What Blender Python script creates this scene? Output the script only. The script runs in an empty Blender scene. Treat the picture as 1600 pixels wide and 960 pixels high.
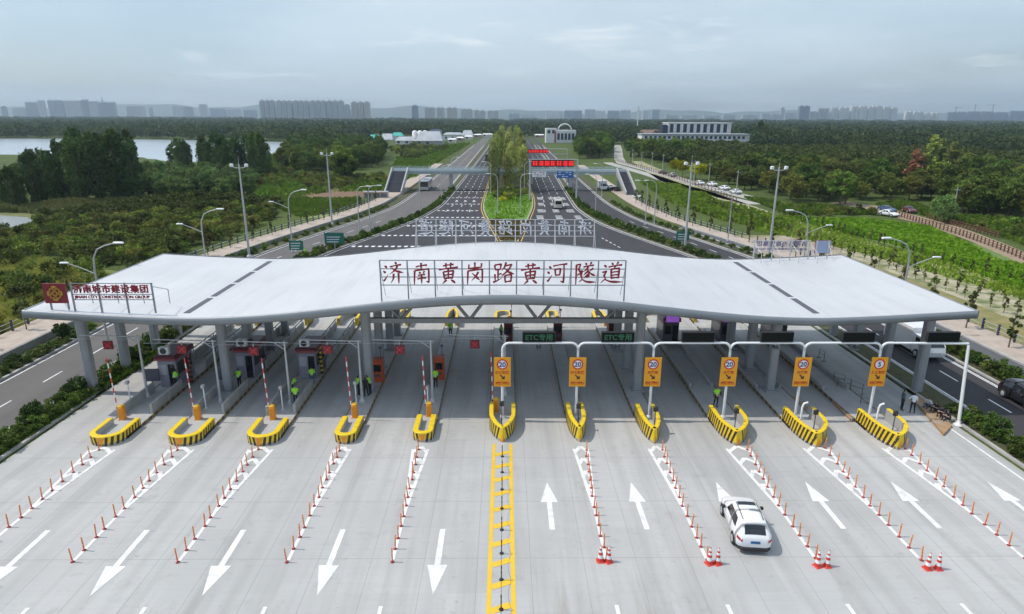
import bpy, math, random
import numpy as np
from mathutils import Vector, Matrix
SC = bpy.context.scene
COL = SC.collection
rad = math.radians
rng = np.random.default_rng(7)
random.seed(7)

# ------------------------------------------------------------------ camera, sky, sun, exposure
CAM_H = 21.5
FPX = 1000.0                      # focal length in pixels of the 1600 px wide photograph
PITCH, YAW, ROLL = math.atan(.298), .012, .004
_F = np.array([math.sin(YAW)*math.cos(PITCH), math.cos(YAW)*math.cos(PITCH), -math.sin(PITCH)])
_R0 = np.array([math.cos(YAW), -math.sin(YAW), 0.])
_U0 = np.cross(_R0, _F)
_R = _R0*math.cos(ROLL) + _U0*math.sin(ROLL)
_U = -_R0*math.sin(ROLL) + _U0*math.cos(ROLL)
def ray(px, py): return _R*(px-800)/FPX - _U*(py-480)/FPX + _F
def at(px, py, z=0.):
    d = ray(px, py); t = (z-CAM_H)/d[2]; p = np.array([0, 0, CAM_H]) + t*d
    return float(p[0]), float(p[1])
def aty(px, py, y):
    d = ray(px, py); t = y/d[1]; p = np.array([0, 0, CAM_H]) + t*d
    return float(p[0]), float(p[2])
cd = bpy.data.cameras.new('camera'); cam = bpy.data.objects.new('camera', cd); COL.objects.link(cam)
cd.sensor_fit = 'HORIZONTAL'; cd.sensor_width = 36; cd.lens = 36*FPX/1600
cd.clip_start = .5; cd.clip_end = 30000
M_ = Matrix(((_R[0], _U[0], -_F[0], 0), (_R[1], _U[1], -_F[1], 0), (_R[2], _U[2], -_F[2], CAM_H), (0, 0, 0, 1)))
cam.matrix_world = M_
SC.camera = cam

SUN_TO = Vector((-.66, .05, 1.)).normalized()
SUN_EL = math.asin(SUN_TO.z); SUN_AZ = math.atan2(SUN_TO.x, SUN_TO.y)
w = bpy.data.worlds.new('World'); SC.world = w; w.use_nodes = True
nt = w.node_tree; N = nt.nodes; L = nt.links
for n in list(N): N.remove(n)
def nd(nt, t, **k):
    n = nt.nodes.new(t)
    for a, b in k.items(): setattr(n, a, b)
    return n
sky = nd(nt, 'ShaderNodeTexSky', sky_type='NISHITA', sun_disc=False, sun_elevation=SUN_EL, sun_rotation=SUN_AZ,
         altitude=50, air_density=1.0, dust_density=1.4, ozone_density=2.0)
tc = nd(nt, 'ShaderNodeTexCoord'); sp = nd(nt, 'ShaderNodeSeparateXYZ'); L.new(tc.outputs['Generated'], sp.inputs[0])
def mth(nt, op, a, b=None, c=None, clamp=False):
    n = nt.nodes.new('ShaderNodeMath'); n.operation = op; n.use_clamp = clamp
    for i, v in enumerate((a, b, c)):
        if v is None: continue
        if isinstance(v, (int, float)): n.inputs[i].default_value = v
        else: nt.links.new(v, n.inputs[i])
    return n.outputs[0]
zz = mth(nt, 'ADD', mth(nt, 'MAXIMUM', sp.outputs[2], 0.), .09)
cx_ = mth(nt, 'DIVIDE', sp.outputs[0], zz); cy_ = mth(nt, 'DIVIDE', sp.outputs[1], zz)
cmb = nd(nt, 'ShaderNodeCombineXYZ'); L.new(cx_, cmb.inputs[0]); L.new(cy_, cmb.inputs[1]); cmb.inputs[2].default_value = 3.7
def noise(nt, vec, scale, detail=6, rough=.55, dist=0.):
    n = nt.nodes.new('ShaderNodeTexNoise'); n.inputs['Scale'].default_value = scale; n.inputs['Detail'].default_value = detail
    n.inputs['Roughness'].default_value = rough; n.inputs['Distortion'].default_value = dist
    if vec is not None: nt.links.new(vec, n.inputs['Vector'])
    return n.outputs['Fac']
def ramp(nt, fac, stops):
    n = nt.nodes.new('ShaderNodeValToRGB'); e = n.color_ramp.elements
    while len(e) < len(stops): e.new(.5)
    for i, (p, c) in enumerate(stops):
        e[i].position = p; e[i].color = (c, c, c, 1) if isinstance(c, (int, float)) else (*c, 1)
    nt.links.new(fac, n.inputs[0]); return n.outputs[0]
def mix(nt, fac, a, b, mode='MIX'):
    n = nt.nodes.new('ShaderNodeMix'); n.data_type = 'RGBA'; n.blend_type = mode
    for i, v in ((0, fac), (6, a), (7, b)):
        if isinstance(v, (int, float)): n.inputs[i].default_value = v
        elif isinstance(v, tuple): n.inputs[i].default_value = (*v, 1)
        else: nt.links.new(v, n.inputs[i])
    return n.outputs[2]
n1 = noise(nt, cmb.outputs[0], .34, 7, .52, .25)
n2 = noise(nt, cmb.outputs[0], .95, 8, .6, .35)
veil = ramp(nt, n1, [(.36, .15), (.64, 1.)])
puff = ramp(nt, n2, [(.55, 0.), (.72, 1.)])
# a milky veil of thin cloud everywhere and some whiter heads; values are sky radiances before the strength below
CL_VEIL = (5.0, 6.25, 7.1); CL_PUFF = (8.9, 9.2, 9.4)
c0 = mix(nt, mth(nt, 'MULTIPLY', veil, .82), sky.outputs[0], CL_VEIL)
low = ramp(nt, sp.outputs[2], [(.012, .25), (.10, 1.)])
c1 = mix(nt, mth(nt, 'MULTIPLY', mth(nt, 'MULTIPLY', puff, .85), low), c0, CL_PUFF)
n3 = noise(nt, cmb.outputs[0], .21, 6, .5, .4); bank = ramp(nt, n3, [(.47, 0.), (.66, 1.)])
c1 = mix(nt, mth(nt, 'MULTIPLY', bank, .45), c1, (6.7, 7.5, 8.0))
bg = nd(nt, 'ShaderNodeBackground'); bg.inputs[1].default_value = .130
high = mth(nt, 'ADD', 1., mth(nt, 'MULTIPLY', ramp(nt, sp.outputs[2], [(.22, 0.), (.7, 1.)]), .35))      # unseen sky overhead is brightened to add fill light in the shade
vm = nd(nt, 'ShaderNodeVectorMath', operation='SCALE'); L.new(c1, vm.inputs[0]); L.new(high, vm.inputs['Scale']); L.new(vm.outputs[0], bg.inputs[0])
wo = nd(nt, 'ShaderNodeOutputWorld'); L.new(bg.outputs[0], wo.inputs[0])
sl = bpy.data.lights.new('sun', 'SUN'); sl.energy = 3.0; sl.angle = rad(.6); sl.color = (1., .935, .85)
so = bpy.data.objects.new('sun', sl); COL.objects.link(so)
so.rotation_euler = SUN_TO.to_track_quat('Z', 'Y').to_euler(); so.location = (-60, 20, 90)
SC.view_settings.view_transform = 'Standard'; SC.view_settings.look = 'None'; SC.view_settings.gamma = 1
SC.view_settings.exposure = .0
SC.render.engine = 'CYCLES'
SC.cycles.use_denoising = True
SC.cycles.max_bounces = 6; SC.cycles.diffuse_bounces = 3; SC.cycles.transparent_max_bounces = 6; SC.cycles.volume_bounces = 0
SC.cycles.use_light_tree = False

# ------------------------------------------------------------------ helpers: materials
def mat(name, col, rough=.6, metal=0., col2=None, scale=2., detail=4, lo=.35, hi=.65, emit=None, estr=0., spec=.5, bump=0., bscale=20., stretch=None, coat=0.):
    m = bpy.data.materials.new(name); m.use_nodes = True; t = m.node_tree; b = t.nodes['Principled BSDF']
    b.inputs['Base Color'].default_value = (*col, 1); b.inputs['Roughness'].default_value = rough
    b.inputs['Metallic'].default_value = metal; b.inputs['Specular IOR Level'].default_value = spec
    b.inputs['Coat Weight'].default_value = coat
    co = t.nodes.new('ShaderNodeTexCoord').outputs['Object']
    if stretch:
        mp = t.nodes.new('ShaderNodeMapping'); mp.inputs['Scale'].default_value = stretch; t.links.new(co, mp.inputs[0]); co = mp.outputs[0]
    if col2:
        f = ramp(t, noise(t, co, scale, detail), [(lo, 0.), (hi, 1.)])
        t.links.new(mix(t, f, col, col2), b.inputs['Base Color'])
    if bump:
        bn = t.nodes.new('ShaderNodeBump'); bn.inputs['Strength'].default_value = bump; bn.inputs['Distance'].default_value = .02
        t.links.new(noise(t, co, bscale, 5), bn.inputs['Height']); t.links.new(bn.outputs[0], b.inputs['Normal'])
    if emit:
        b.inputs['Emission Color'].default_value = (*emit, 1); b.inputs['Emission Strength'].default_value = estr
    return m
def leafmat(name, ca, cb, cc=None, scale=.6, trans=.22, var=.9):
    m = bpy.data.materials.new(name); m.use_nodes = True; t = m.node_tree; b = t.nodes['Principled BSDF']
    co = t.nodes.new('ShaderNodeTexCoord').outputs['Object']
    oi = t.nodes.new('ShaderNodeObjectInfo')
    f = ramp(t, noise(t, co, scale, 4, .65), [(.36, 0.), (.64, 1.)])
    c = mix(t, f, ca, cb)
    if cc: c = mix(t, mth(t, 'MULTIPLY', oi.outputs['Random'], .75), c, cc)
    h = t.nodes.new('ShaderNodeHueSaturation'); t.links.new(c, h.inputs['Color']); h.inputs['Saturation'].default_value = 1.12
    r2 = mth(t, 'FRACT', mth(t, 'MULTIPLY', oi.outputs['Random'], 17.3)); t.links.new(mth(t, 'ADD', mth(t, 'MULTIPLY', mth(t, 'POWER', r2, 1.6), var*1.2), 1.2-var*.5), h.inputs['Value']); t.links.new(mth(t, 'ADD', mth(t, 'MULTIPLY', mth(t, 'FRACT', mth(t, 'MULTIPLY', oi.outputs['Random'], 7.7)), .035), .482), h.inputs['Hue'])
    t.links.new(h.outputs[0], b.inputs['Base Color'])
    b.inputs['Roughness'].default_value = .65; b.inputs['Specular IOR Level'].default_value = .2
    tr = t.nodes.new('ShaderNodeBsdfTranslucent'); t.links.new(h.outputs[0], tr.inputs[0])
    ms = t.nodes.new('ShaderNodeMixShader'); ms.inputs[0].default_value = trans
    t.links.new(b.outputs[0], ms.inputs[1]); t.links.new(tr.outputs[0], ms.inputs[2])
    t.links.new(ms.outputs[0], t.nodes['Material Output'].inputs[0])
    return m

# ------------------------------------------------------------------ helpers: meshes
class MB:
    def __init__(s): s.v = []; s.f = []; s.m = []; s.s = []
    def add(s, vs, fs, mi=0, sm=False):
        o = len(s.v); s.v.extend([tuple(map(float, p)) for p in vs])
        for f in fs: s.f.append(tuple(i+o for i in f)); s.m.append(mi); s.s.append(sm)
        return s
    def bx(s, x0, y0, z0, x1, y1, z1, mi=0):
        return s.add([(x0,y0,z0),(x1,y0,z0),(x1,y1,z0),(x0,y1,z0),(x0,y0,z1),(x1,y0,z1),(x1,y1,z1),(x0,y1,z1)],
              [(3,2,1,0),(4,5,6,7),(0,1,5,4),(1,2,6,5),(2,3,7,6),(3,0,4,7)], mi)
    def bev(s, x0, y0, z0, x1, y1, z1, b=.05, mi=0):       # box with chamfered vertical and top edges
        P = [(x0+b,y0),(x1-b,y0),(x1,y0+b),(x1,y1-b),(x1-b,y1),(x0+b,y1),(x0,y1-b),(x0,y0+b)]
        cx, cy = (x0+x1)/2, (y0+y1)/2
        ring = lambda z, k: [(cx+(p[0]-cx)*(1-k/abs(x1-x0)*2), cy+(p[1]-cy)*(1-k/abs(y1-y0)*2), z) for p in P]
        vs = ring(z0, 0)+ring(z1-b, 0)+ring(z1, b)
        fs = [tuple(range(7,-1,-1)), tuple(range(16,24))]
        for r in (0, 8):
            for i in range(8): j = (i+1) % 8; fs.append((r+i, r+j, r+8+j, r+8+i))
        return s.add(vs, fs, mi)
    def prism(s, poly, z0, z1, mi=0, side=None):
        n = len(poly); vs = [(x,y,z0) for x,y in poly]+[(x,y,z1) for x,y in poly]
        s.add(vs, [tuple(range(n-1,-1,-1)), tuple(range(n,2*n))], mi)
        s.add(vs, [(i,(i+1)%n,n+(i+1)%n,n+i) for i in range(n)], mi if side is None else side); return s
    def tube(s, pts, r, n=8, mi=0, cap=True, sm=True):
        P = [Vector(p) for p in pts]; k = len(P); rs = r if isinstance(r, (list, tuple)) else [r]*k
        vs = []; prev = None
        for i, p in enumerate(P):
            d = ((P[min(i+1,k-1)]-p).normalized()+(p-P[max(i-1,0)]).normalized())
            d = d.normalized() if d.length > 1e-6 else Vector((0,0,1))
            a = Vector((0,0,1)) if abs(d.z) < .9 else Vector((1,0,0))
            if prev is not None: a = prev
            u = (a-d*a.dot(d)).normalized(); prev = u; w_ = d.cross(u)
            for j in range(n):
                t = 2*math.pi*j/n; vs.append(p+(u*math.cos(t)+w_*math.sin(t))*rs[i])
        fs = []
        for i in range(k-1):
            for j in range(n): jj = (j+1) % n; fs.append((i*n+j, i*n+jj, (i+1)*n+jj, (i+1)*n+j))
        s.add(vs, fs, mi, sm)
        if cap: s.add(vs, [tuple(range(n-1,-1,-1)), tuple(range((k-1)*n, k*n))], mi)
        return s
    def cyl(s, p0, p1, r0, r1=None, n=10, mi=0): return s.tube([p0, p1], [r0, r0 if r1 is None else r1], n, mi)
    def lathe(s, prof, n=12, c=(0,0,0), mi=0, sm=True):
        vs = []; 
        for r, z in prof:
            for j in range(n): t = 2*math.pi*j/n; vs.append((c[0]+r*math.cos(t), c[1]+r*math.sin(t), c[2]+z))
        fs = [(i*n+j, i*n+(j+1)%n, (i+1)*n+(j+1)%n, (i+1)*n+j) for i in range(len(prof)-1) for j in range(n)]
        return s.add(vs, fs, mi, sm)
    def grid(s, P, mi=0, sm=True):                           # P[i][j] points
        a, b = len(P), len(P[0]); vs = [p for row in P for p in row]
        return s.add(vs, [(i*b+j, i*b+j+1, (i+1)*b+j+1, (i+1)*b+j) for i in range(a-1) for j in range(b-1)], mi, sm)
    def mesh(s, name):
        me = bpy.data.meshes.new(name); me.from_pydata(s.v, [], s.f); me.polygons.foreach_set('material_index', s.m)
        me.polygons.foreach_set('use_smooth', s.s); me.update(); return me
    def build(s, name, mats, parent=None): return link(name, s.mesh(name), mats, parent)
def link(name, me, mats=None, parent=None):
    if mats is not None:
        for m in (mats if isinstance(mats, (list, tuple)) else [mats]): me.materials.append(m)
    o = bpy.data.objects.new(name, me); COL.objects.link(o)
    if parent is not None: o.parent = parent
    return o
def tag(o, label=None, cat=None, group=None, kind=None):
    if label: o['label'] = label
    if cat: o['category'] = cat
    if group: o['group'] = group
    if kind: o['kind'] = kind
    return o
def thing(name, label, cat, loc=(0,0,0), rz=0., group=None):
    o = bpy.data.objects.new(name, None); COL.objects.link(o); o.empty_display_size = .3
    o.location = loc; o.rotation_euler = (0, 0, rz); return tag(o, label, cat, group)
def struct(name, mb, mats):
    o = mb.build(name, mats) if isinstance(mb, MB) else link(name, mb, mats); o['kind'] = 'structure'; return o
KIDS = {}
def dup(root, loc, rz=0., label=None, group=None, cat=None, scale=None):
    def cp(o, p):
        c = o.copy(); COL.objects.link(c)
        if p is not None: c.parent = p
        for k in o.children: cp(k, c)
        return c
    c = cp(root, None); c.location = loc; c.rotation_euler = (0, 0, rz)
    if scale is not None: c.scale = (scale,)*3 if isinstance(scale, (int, float)) else scale
    return tag(c, label, cat, group)
def arr_mesh(name, V, F, mi=None):                            # numpy quads
    me = bpy.data.meshes.new(name); nv, nf = len(V), len(F)
    me.vertices.add(nv); me.vertices.foreach_set('co', np.asarray(V, np.float32).ravel())
    k = F.shape[1]; me.loops.add(nf*k); me.polygons.add(nf)
    me.loops.foreach_set('vertex_index', np.asarray(F, np.int32).ravel())
    me.polygons.foreach_set('loop_start', np.arange(nf, dtype=np.int32)*k)
    if mi is not None: me.polygons.foreach_set('material_index', np.asarray(mi, np.int32))
    me.update(calc_edges=True); return me
ORD = ['first','second','third','fourth','fifth','sixth','seventh','eighth','ninth','tenth','eleventh','twelfth','thirteenth','fourteenth','fifteenth','sixteenth','seventeenth','eighteenth','nineteenth','twentieth']
def nth(i):
    if i < 20: return ORD[i]
    t = {2:'twenty',3:'thirty',4:'forty',5:'fifty',6:'sixty',7:'seventy',8:'eighty',9:'ninety'}
    n = i+1
    if n < 100: return t[n//10]+('-'+ORD[n % 10-1] if n % 10 else 'th').replace('ytwentyth','')
    return str(n)+'th'
def text_mesh(s, size, extrude=.02, offset=0., res=3, shear=0.):
    c = bpy.data.curves.new('text', 'FONT'); c.body = s; c.size = size; c.extrude = extrude; c.offset = offset; c.resolution_u = res; c.shear = shear
    c.align_x = 'CENTER'; c.align_y = 'CENTER'
    o = bpy.data.objects.new('text', c); COL.objects.link(o)
    bpy.context.view_layer.update()
    dg = bpy.context.evaluated_depsgraph_get(); me = bpy.data.meshes.new_from_object(o.evaluated_get(dg))
    bpy.data.objects.remove(o); bpy.data.curves.remove(c)
    n = len(me.vertices); co = np.empty(n*3, np.float32); me.vertices.foreach_get('co', co); co = co.reshape(-1, 3)
    if n:
        mid = (co.min(0)+co.max(0))/2; co[:, :2] -= mid[:2]
    # stand it up: text x -> x, text y -> z, extrusion -> y (front faces -y)
    out = np.stack([co[:, 0], -co[:, 2], co[:, 1]], 1)
    me.vertices.foreach_set('co', out.ravel().astype(np.float32)); me.materials.clear(); me.update(); return me

# ------------------------------------------------------------------ materials
CONC = mat('pale_concrete', (.40,.40,.39), .8, col2=(.47,.47,.455), scale=1.2)
KERB = mat('kerb_concrete', (.36,.355,.335), .85, col2=(.45,.44,.42), scale=1.)
WHITEP = mat('white_paint', (.76,.76,.75), .55, col2=(.52,.52,.51), scale=1.7, detail=9, lo=.50, hi=.74)
YELP = mat('yellow_road_paint', (.78,.50,.03), .6, col2=(.70,.45,.04), scale=2.)
YEL = mat('yellow_barrier_paint', (.80,.56,.01), .5, col2=(.46,.33,.05), scale=2.6, detail=8, lo=.52, hi=.74)
BLK = mat('black_paint', (.028,.026,.026), .5)
BROWNK = mat('brown_black_kerb_paint', (.10,.07,.045), .6, col2=(.13,.09,.055), scale=4.)
ORG = mat('orange_barrier_paint', (.82,.30,.015), .4, coat=.2)
REDP = mat('red_plastic', (.62,.05,.03), .45)
DELIN = mat('delineator_orange_plastic', (.80,.13,.06), .5)
RUBBER = mat('dark_rubber', (.03,.028,.028), .8)
CHAR = mat('charred_metal', (.05,.05,.055), .5)
DKG = mat('dark_grey_metal', (.085,.09,.10), .5)
STEEL = mat('grey_painted_steel', (.26,.275,.285), .42, metal=.15)
COLM = mat('column_grey_paint', (.33,.345,.355), .5, col2=(.29,.30,.315), scale=.8)
FASC = mat('fascia_grey_panel', (.25,.272,.288), .4, metal=.2, col2=(.225,.245,.26), scale=.5)
GALV = mat('galvanised_steel', (.52,.53,.54), .4, metal=.35)
WHITEM = mat('white_enamel', (.80,.81,.81), .35)
CRIM = mat('crimson_letter_metal', (.30,.012,.025), .4)
MAROON = mat('maroon_panel', (.22,.02,.03), .4)
GOLD = mat('gold_emblem', (.72,.42,.06), .35, metal=.2)
BOOTH = mat('booth_lilac_grey_panel', (.27,.26,.31), .4)
GLASSD = mat('dark_tinted_glass', (.015,.018,.022), .06, spec=.8)
SIGNO = mat('amber_sign_sheet', (.86,.37,.01), .4)
REDR = mat('red_sign_ring', (.66,.02,.02), .4)
BLUEN = mat('navy_numerals', (.015,.03,.16), .5)
GREENL = mat('green_led_text', (.02,.10,.05), .5, emit=(.1,.8,.35), estr=.035)
PURPL = mat('purple_led_screen', (.05,.02,.08), .4, emit=(.32,.12,.62), estr=.55)
REDL = mat('red_led_cross', (.42,.02,.03), .4, emit=(.8,.02,.05), estr=.12)
REDB = mat('red_led_board', (.3,.0,.0), .4, emit=(1.,.02,.02), estr=1.1)
CARW = mat('white_car_paint', (.80,.80,.80), .25, coat=.6)
PINK = mat('pink_paving', (.38,.31,.255), .85, col2=(.47,.39,.32), scale=.8, detail=8)
BARK = mat('bark', (.12,.09,.065), .9, col2=(.18,.14,.10), scale=3.)
# ------------------------------------------------------------------ ground, roads, kerbs
def edge(pts):
    P = np.array(sorted(pts), float); ys = np.arange(P[0,0], P[-1,0]+1e-6, 2.); xs = np.interp(ys, P[:,0], P[:,1])
    k = np.exp(-.5*(np.arange(-6, 7)/2.5)**2); k /= k.sum()
    xp = np.concatenate([xs[0]+(xs[0]-xs[1:7])[::-1], xs, xs[-1]+(xs[-1]-xs[-7:-1])[::-1]]) if len(xs) > 14 else None
    if xp is not None: xs = np.convolve(xp, k, 'valid')
    return lambda y: float(np.interp(y, ys, xs))
mainL = edge([(-30,-32.6),(66,-32.6),(80,-32.4),(92,-31),(104.8,-28.5),(118.5,-24.1),(137,-19),(160,-15.8),(200,-15.1),(256,-14.4),(313,-13.7),(434,-12.5),(900,-10)])
medL = edge([(108,-.3),(112.4,-.8),(126,-2.2),(140,-4),(152,-5.2),(163,-5.6),(192,-5.4),(216,-5.2),(400,-4.5),(900,0)])
medR = edge([(108,1.9),(112,2.5),(136,4.8),(150,6.3),(161,7.3),(181,7.8),(192,7.7),(286,8.5),(482,10.5),(900,14)])
mainR = edge([(-30,33.2),(66,33.2),(82,33.),(97.8,31.2),(106,28.3),(125,21.9),(136,19.3),(155,17.5),(189,18.1),(240,19.3),(338,21.5),(503,22.9),(900,28)])
frLr = edge([(-30,-35.),(70,-35),(84,-34.6),(94,-33.),(105,-30.6),(118.5,-26.6),(128.6,-23.4),(144,-19.9),(169,-17.5),(206,-17.1),(396,-16.3),(900,-13.5)])
frLl = edge([(-30,-42.3),(70,-42.3),(92,-41),(106,-38.6),(121,-35.1),(140,-30.2),(160,-26.8),(191,-25.8),(258,-25.4),(460,-24),(900,-21)])
frRl = edge([(-30,35.6),(70,35.6),(84,35.2),(99,33.4),(119,28.9),(131.6,25.3),(147,21.4),(174,19.9),(221,20.9),(398,24.2),(900,31)])
frRr = edge([(-30,41.6),(70,41.6),(84,41.4),(96.5,40.2),(119,34.2),(137.6,28.9),(161,26.6),(177,26.3),(240,26.6),(483,28.9),(900,35)])
wallL = lambda y: frLl(y)-2.9
fenL = lambda y: frLl(y)-7.5
bikA = lambda y: frRr(y)+3.
bikB = lambda y: frRr(y)+5.4
fenR = lambda y: frRr(y)+9.3
def strip(a, b, y0, y1, z, n=None, mb=None, mi=0):
    n = n or max(2, int((y1-y0)/3)); mb = mb or MB(); ys = np.linspace(y0, y1, n+1)
    mb.grid([[(a(y), y, z), (b(y), y, z)] for y in ys], mi, False); return mb
def wall_strip(a, b, y0, y1, z0, z1, mb=None, mi=0, n=None):       # a kerb: top and two sides
    n = n or max(2, int((y1-y0)/3)); mb = mb or MB(); ys = np.linspace(y0, y1, n+1)
    mb.grid([[(a(y), y, z0), (a(y), y, z1), (b(y), y, z1), (b(y), y, z0)] for y in ys], mi, False); return mb
def off(f, d): return lambda y: f(y)+d

def ground_mat():
    m = bpy.data.materials.new('meadow_ground'); m.use_nodes = True; t = m.node_tree; b = t.nodes['Principled BSDF']
    co = t.nodes.new('ShaderNodeTexCoord').outputs['Object']
    a = ramp(t, noise(t, co, .035, 8, .62), [(.38, 0.), (.62, 1.)])
    c = mix(t, a, (.085,.125,.026), (.04,.07,.018))
    d = ramp(t, noise(t, co, .11, 6, .7), [(.56, 0.), (.72, 1.)])
    c = mix(t, mth(t, 'MULTIPLY', d, .6), c, (.21,.19,.07))
    e = noise(t, co, 1.6, 6, .75)
    c = mix(t, .55, c, ramp(t, e, [(.3, (.02,.03,.01)), (.7, (.16,.20,.06))]), 'MIX')
    t.links.new(c, b.inputs['Base Color']); b.inputs['Roughness'].default_value = .9; b.inputs['Specular IOR Level'].default_value = .1
    return m
GRND = ground_mat()
g = MB()
ys = np.concatenate([np.linspace(-60, 200, 14), np.geomspace(240, 9000, 14)]); xs = np.concatenate([-np.geomspace(9000, 60, 12), np.geomspace(60, 9000, 12)])
g.grid([[(x, y, -.03) for x in xs] for y in ys], 0, False)
struct('ground', g, GRND)

def plaza_mat():
    m = bpy.data.materials.new('plaza_concrete'); m.use_nodes = True; t = m.node_tree; b = t.nodes['Principled BSDF']
    tcn = t.nodes.new('ShaderNodeTexCoord'); co = tcn.outputs['Object']
    s = t.nodes.new('ShaderNodeSeparateXYZ'); t.links.new(co, s.inputs[0]); X, Y = s.outputs[0], s.outputs[1]
    def mapped(sx, sy, loc=(0,0,0)):
        mp = t.nodes.new('ShaderNodeMapping'); mp.inputs['Scale'].default_value = (sx, sy, 1); mp.inputs['Location'].default_value = loc; t.links.new(co, mp.inputs[0]); return mp.outputs[0]
    c = mix(t, ramp(t, noise(t, co, .09, 6, .6), [(.35, 0.), (.65, 1.)]), (.46,.455,.44), (.385,.385,.375))
    # slab by slab difference in tone, along each lane strip
    wn = t.nodes.new('ShaderNodeTexWhiteNoise'); wn.noise_dimensions = '2D'
    cb = t.nodes.new('ShaderNodeCombineXYZ'); t.links.new(mth(t, 'FLOOR', mth(t, 'DIVIDE', mth(t, 'ADD', X, 2.7), 2.675)), cb.inputs[0]); t.links.new(mth(t, 'FLOOR', mth(t, 'DIVIDE', Y, 5.)), cb.inputs[1])
    t.links.new(cb.outputs[0], wn.inputs[0])
    c = mix(t, mth(t, 'MULTIPLY', wn.outputs[0], .26), c, (.56,.56,.545))
    # dull wear of tyres along the lanes
    wear = ramp(t, noise(t, mapped(.75, .035), 1., 5, .6), [(.50, 0.), (.72, 1.)])
    c = mix(t, mth(t, 'MULTIPLY', wear, .62), c, (.29,.285,.27))
    # brown dust tracks near the camera right of the middle line
    trk = ramp(t, noise(t, mapped(.55, .05, (3.1, 1.7, 0)), 1., 6, .7), [(.52, 0.), (.7, 1.)])
    win = mth(t, 'MULTIPLY', mth(t, 'SUBTRACT', 1., mth(t, 'DIVIDE', mth(t, 'ABSOLUTE', mth(t, 'SUBTRACT', X, 4.5)), 10.), clamp=True), mth(t, 'DIVIDE', mth(t, 'SUBTRACT', 32., Y), 9., clamp=True))
    c = mix(t, mth(t, 'MULTIPLY', mth(t, 'MULTIPLY', trk, win), .95), c, (.23,.20,.15))
    dl = mth(t, 'MULTIPLY', mth(t, 'ABSOLUTE', mth(t, 'SUBTRACT', mth(t, 'FRACT', mth(t, 'DIVIDE', mth(t, 'ADD', X, 108.), 5.4)), .5)), 5.4)
    wheel = mth(t, 'SUBTRACT', 1., mth(t, 'DIVIDE', mth(t, 'ABSOLUTE', mth(t, 'SUBTRACT', dl, .78)), .42), clamp=True)
    wheel = mth(t, 'MULTIPLY', wheel, ramp(t, noise(t, mapped(.3, .06, (9., 4., 0)), 1., 6, .65), [(.34, 0.), (.66, 1.)]))
    c = mix(t, mth(t, 'MULTIPLY', wheel, .42), c, (.285,.28,.265))
    drip = mth(t, 'MULTIPLY', mth(t, 'LESS_THAN', dl, .55), ramp(t, noise(t, co, 1.9, 5, .6), [(.60, 0.), (.70, 1.)]))
    c = mix(t, mth(t, 'MULTIPLY', drip, .35), c, (.20,.195,.185))
    # brushed finish across the lanes, fine grain, small stains
    br = noise(t, mapped(.25, 5.5), 1., 4, .6)
    c = mix(t, ramp(t, br, [(.42, 0.), (.75, .30)]), c, (.36,.36,.35))
    c = mix(t, ramp(t, noise(t, co, .6, 7, .7), [(.57, 0.), (.75, .6)]), c, (.29,.285,.265))
    # sawn joints
    jx = mth(t, 'LESS_THAN', mth(t, 'ABSOLUTE', mth(t, 'SUBTRACT', mth(t, 'FRACT', mth(t, 'DIVIDE', mth(t, 'ADD', X, 2.7), 2.675)), .5)), .007)
    jy = mth(t, 'LESS_THAN', mth(t, 'ABSOLUTE', mth(t, 'SUBTRACT', mth(t, 'FRACT', mth(t, 'DIVIDE', Y, 5.)), .5)), .0045)
    c = mix(t, mth(t, 'MULTIPLY', mth(t, 'MAXIMUM', jx, jy), .42), c, (.20,.20,.19))
    # wandering hairline cracks sealed dark
    vor = t.nodes.new('ShaderNodeTexNoise'); vor.inputs['Scale'].default_value = .12; vor.inputs['Detail'].default_value = 8; t.links.new(co, vor.inputs['Vector'])
    crk = mth(t, 'LESS_THAN', mth(t, 'ABSOLUTE', mth(t, 'SUBTRACT', vor.outputs['Fac'], .47)), .0014)
    c = mix(t, mth(t, 'MULTIPLY', crk, .12), c, (.18,.18,.17))
    t.links.new(c, b.inputs['Base Color']); b.inputs['Roughness'].default_value = .82; b.inputs['Specular IOR Level'].default_value = .3
    bn = t.nodes.new('ShaderNodeBump'); bn.inputs['Strength'].default_value = .12; bn.inputs['Distance'].default_value = .02
    t.links.new(noise(t, co, 9., 4), bn.inputs['Height']); t.links.new(bn.outputs[0], b.inputs['Normal'])
    return m
PLAZA = plaza_mat()
def asphalt(name, a, b_, wearc):
    m = bpy.data.materials.new(name); m.use_nodes = True; t = m.node_tree; b = t.nodes['Principled BSDF']
    co = t.nodes.new('ShaderNodeTexCoord').outputs['Object']
    mp = t.nodes.new('ShaderNodeMapping'); mp.inputs['Scale'].default_value = (.9, .03, 1); t.links.new(co, mp.inputs[0])
    c = mix(t, ramp(t, noise(t, co, .08, 6, .65), [(.35, 0.), (.65, 1.)]), a, b_)
    c = mix(t, ramp(t, noise(t, mp.outputs[0], 1., 5, .6), [(.45, 0.), (.7, .7)]), c, wearc)
    c = mix(t, ramp(t, noise(t, co, 2.2, 6, .7), [(.55, 0.), (.8, .5)]), c, tuple(v*.75 for v in a))
    t.links.new(c, b.inputs['Base Color']); b.inputs['Roughness'].default_value = .8; b.inputs['Specular IOR Level'].default_value = .3
    return m
ASPH_OLD = asphalt('worn_grey_asphalt', (.125,.115,.108), (.15,.138,.128), (.105,.098,.092))
ASPH_NEW = asphalt('fresh_dark_asphalt', (.046,.043,.047), (.056,.052,.055), (.038,.036,.040))
ASPH_BIKE = asphalt('cycle_lane_asphalt', (.10,.10,.11), (.115,.113,.12), (.09,.09,.098))

struct('toll_plaza', strip(off(mainL,.25), off(mainR,-.25), -20, 92, .004), PLAZA)
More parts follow.
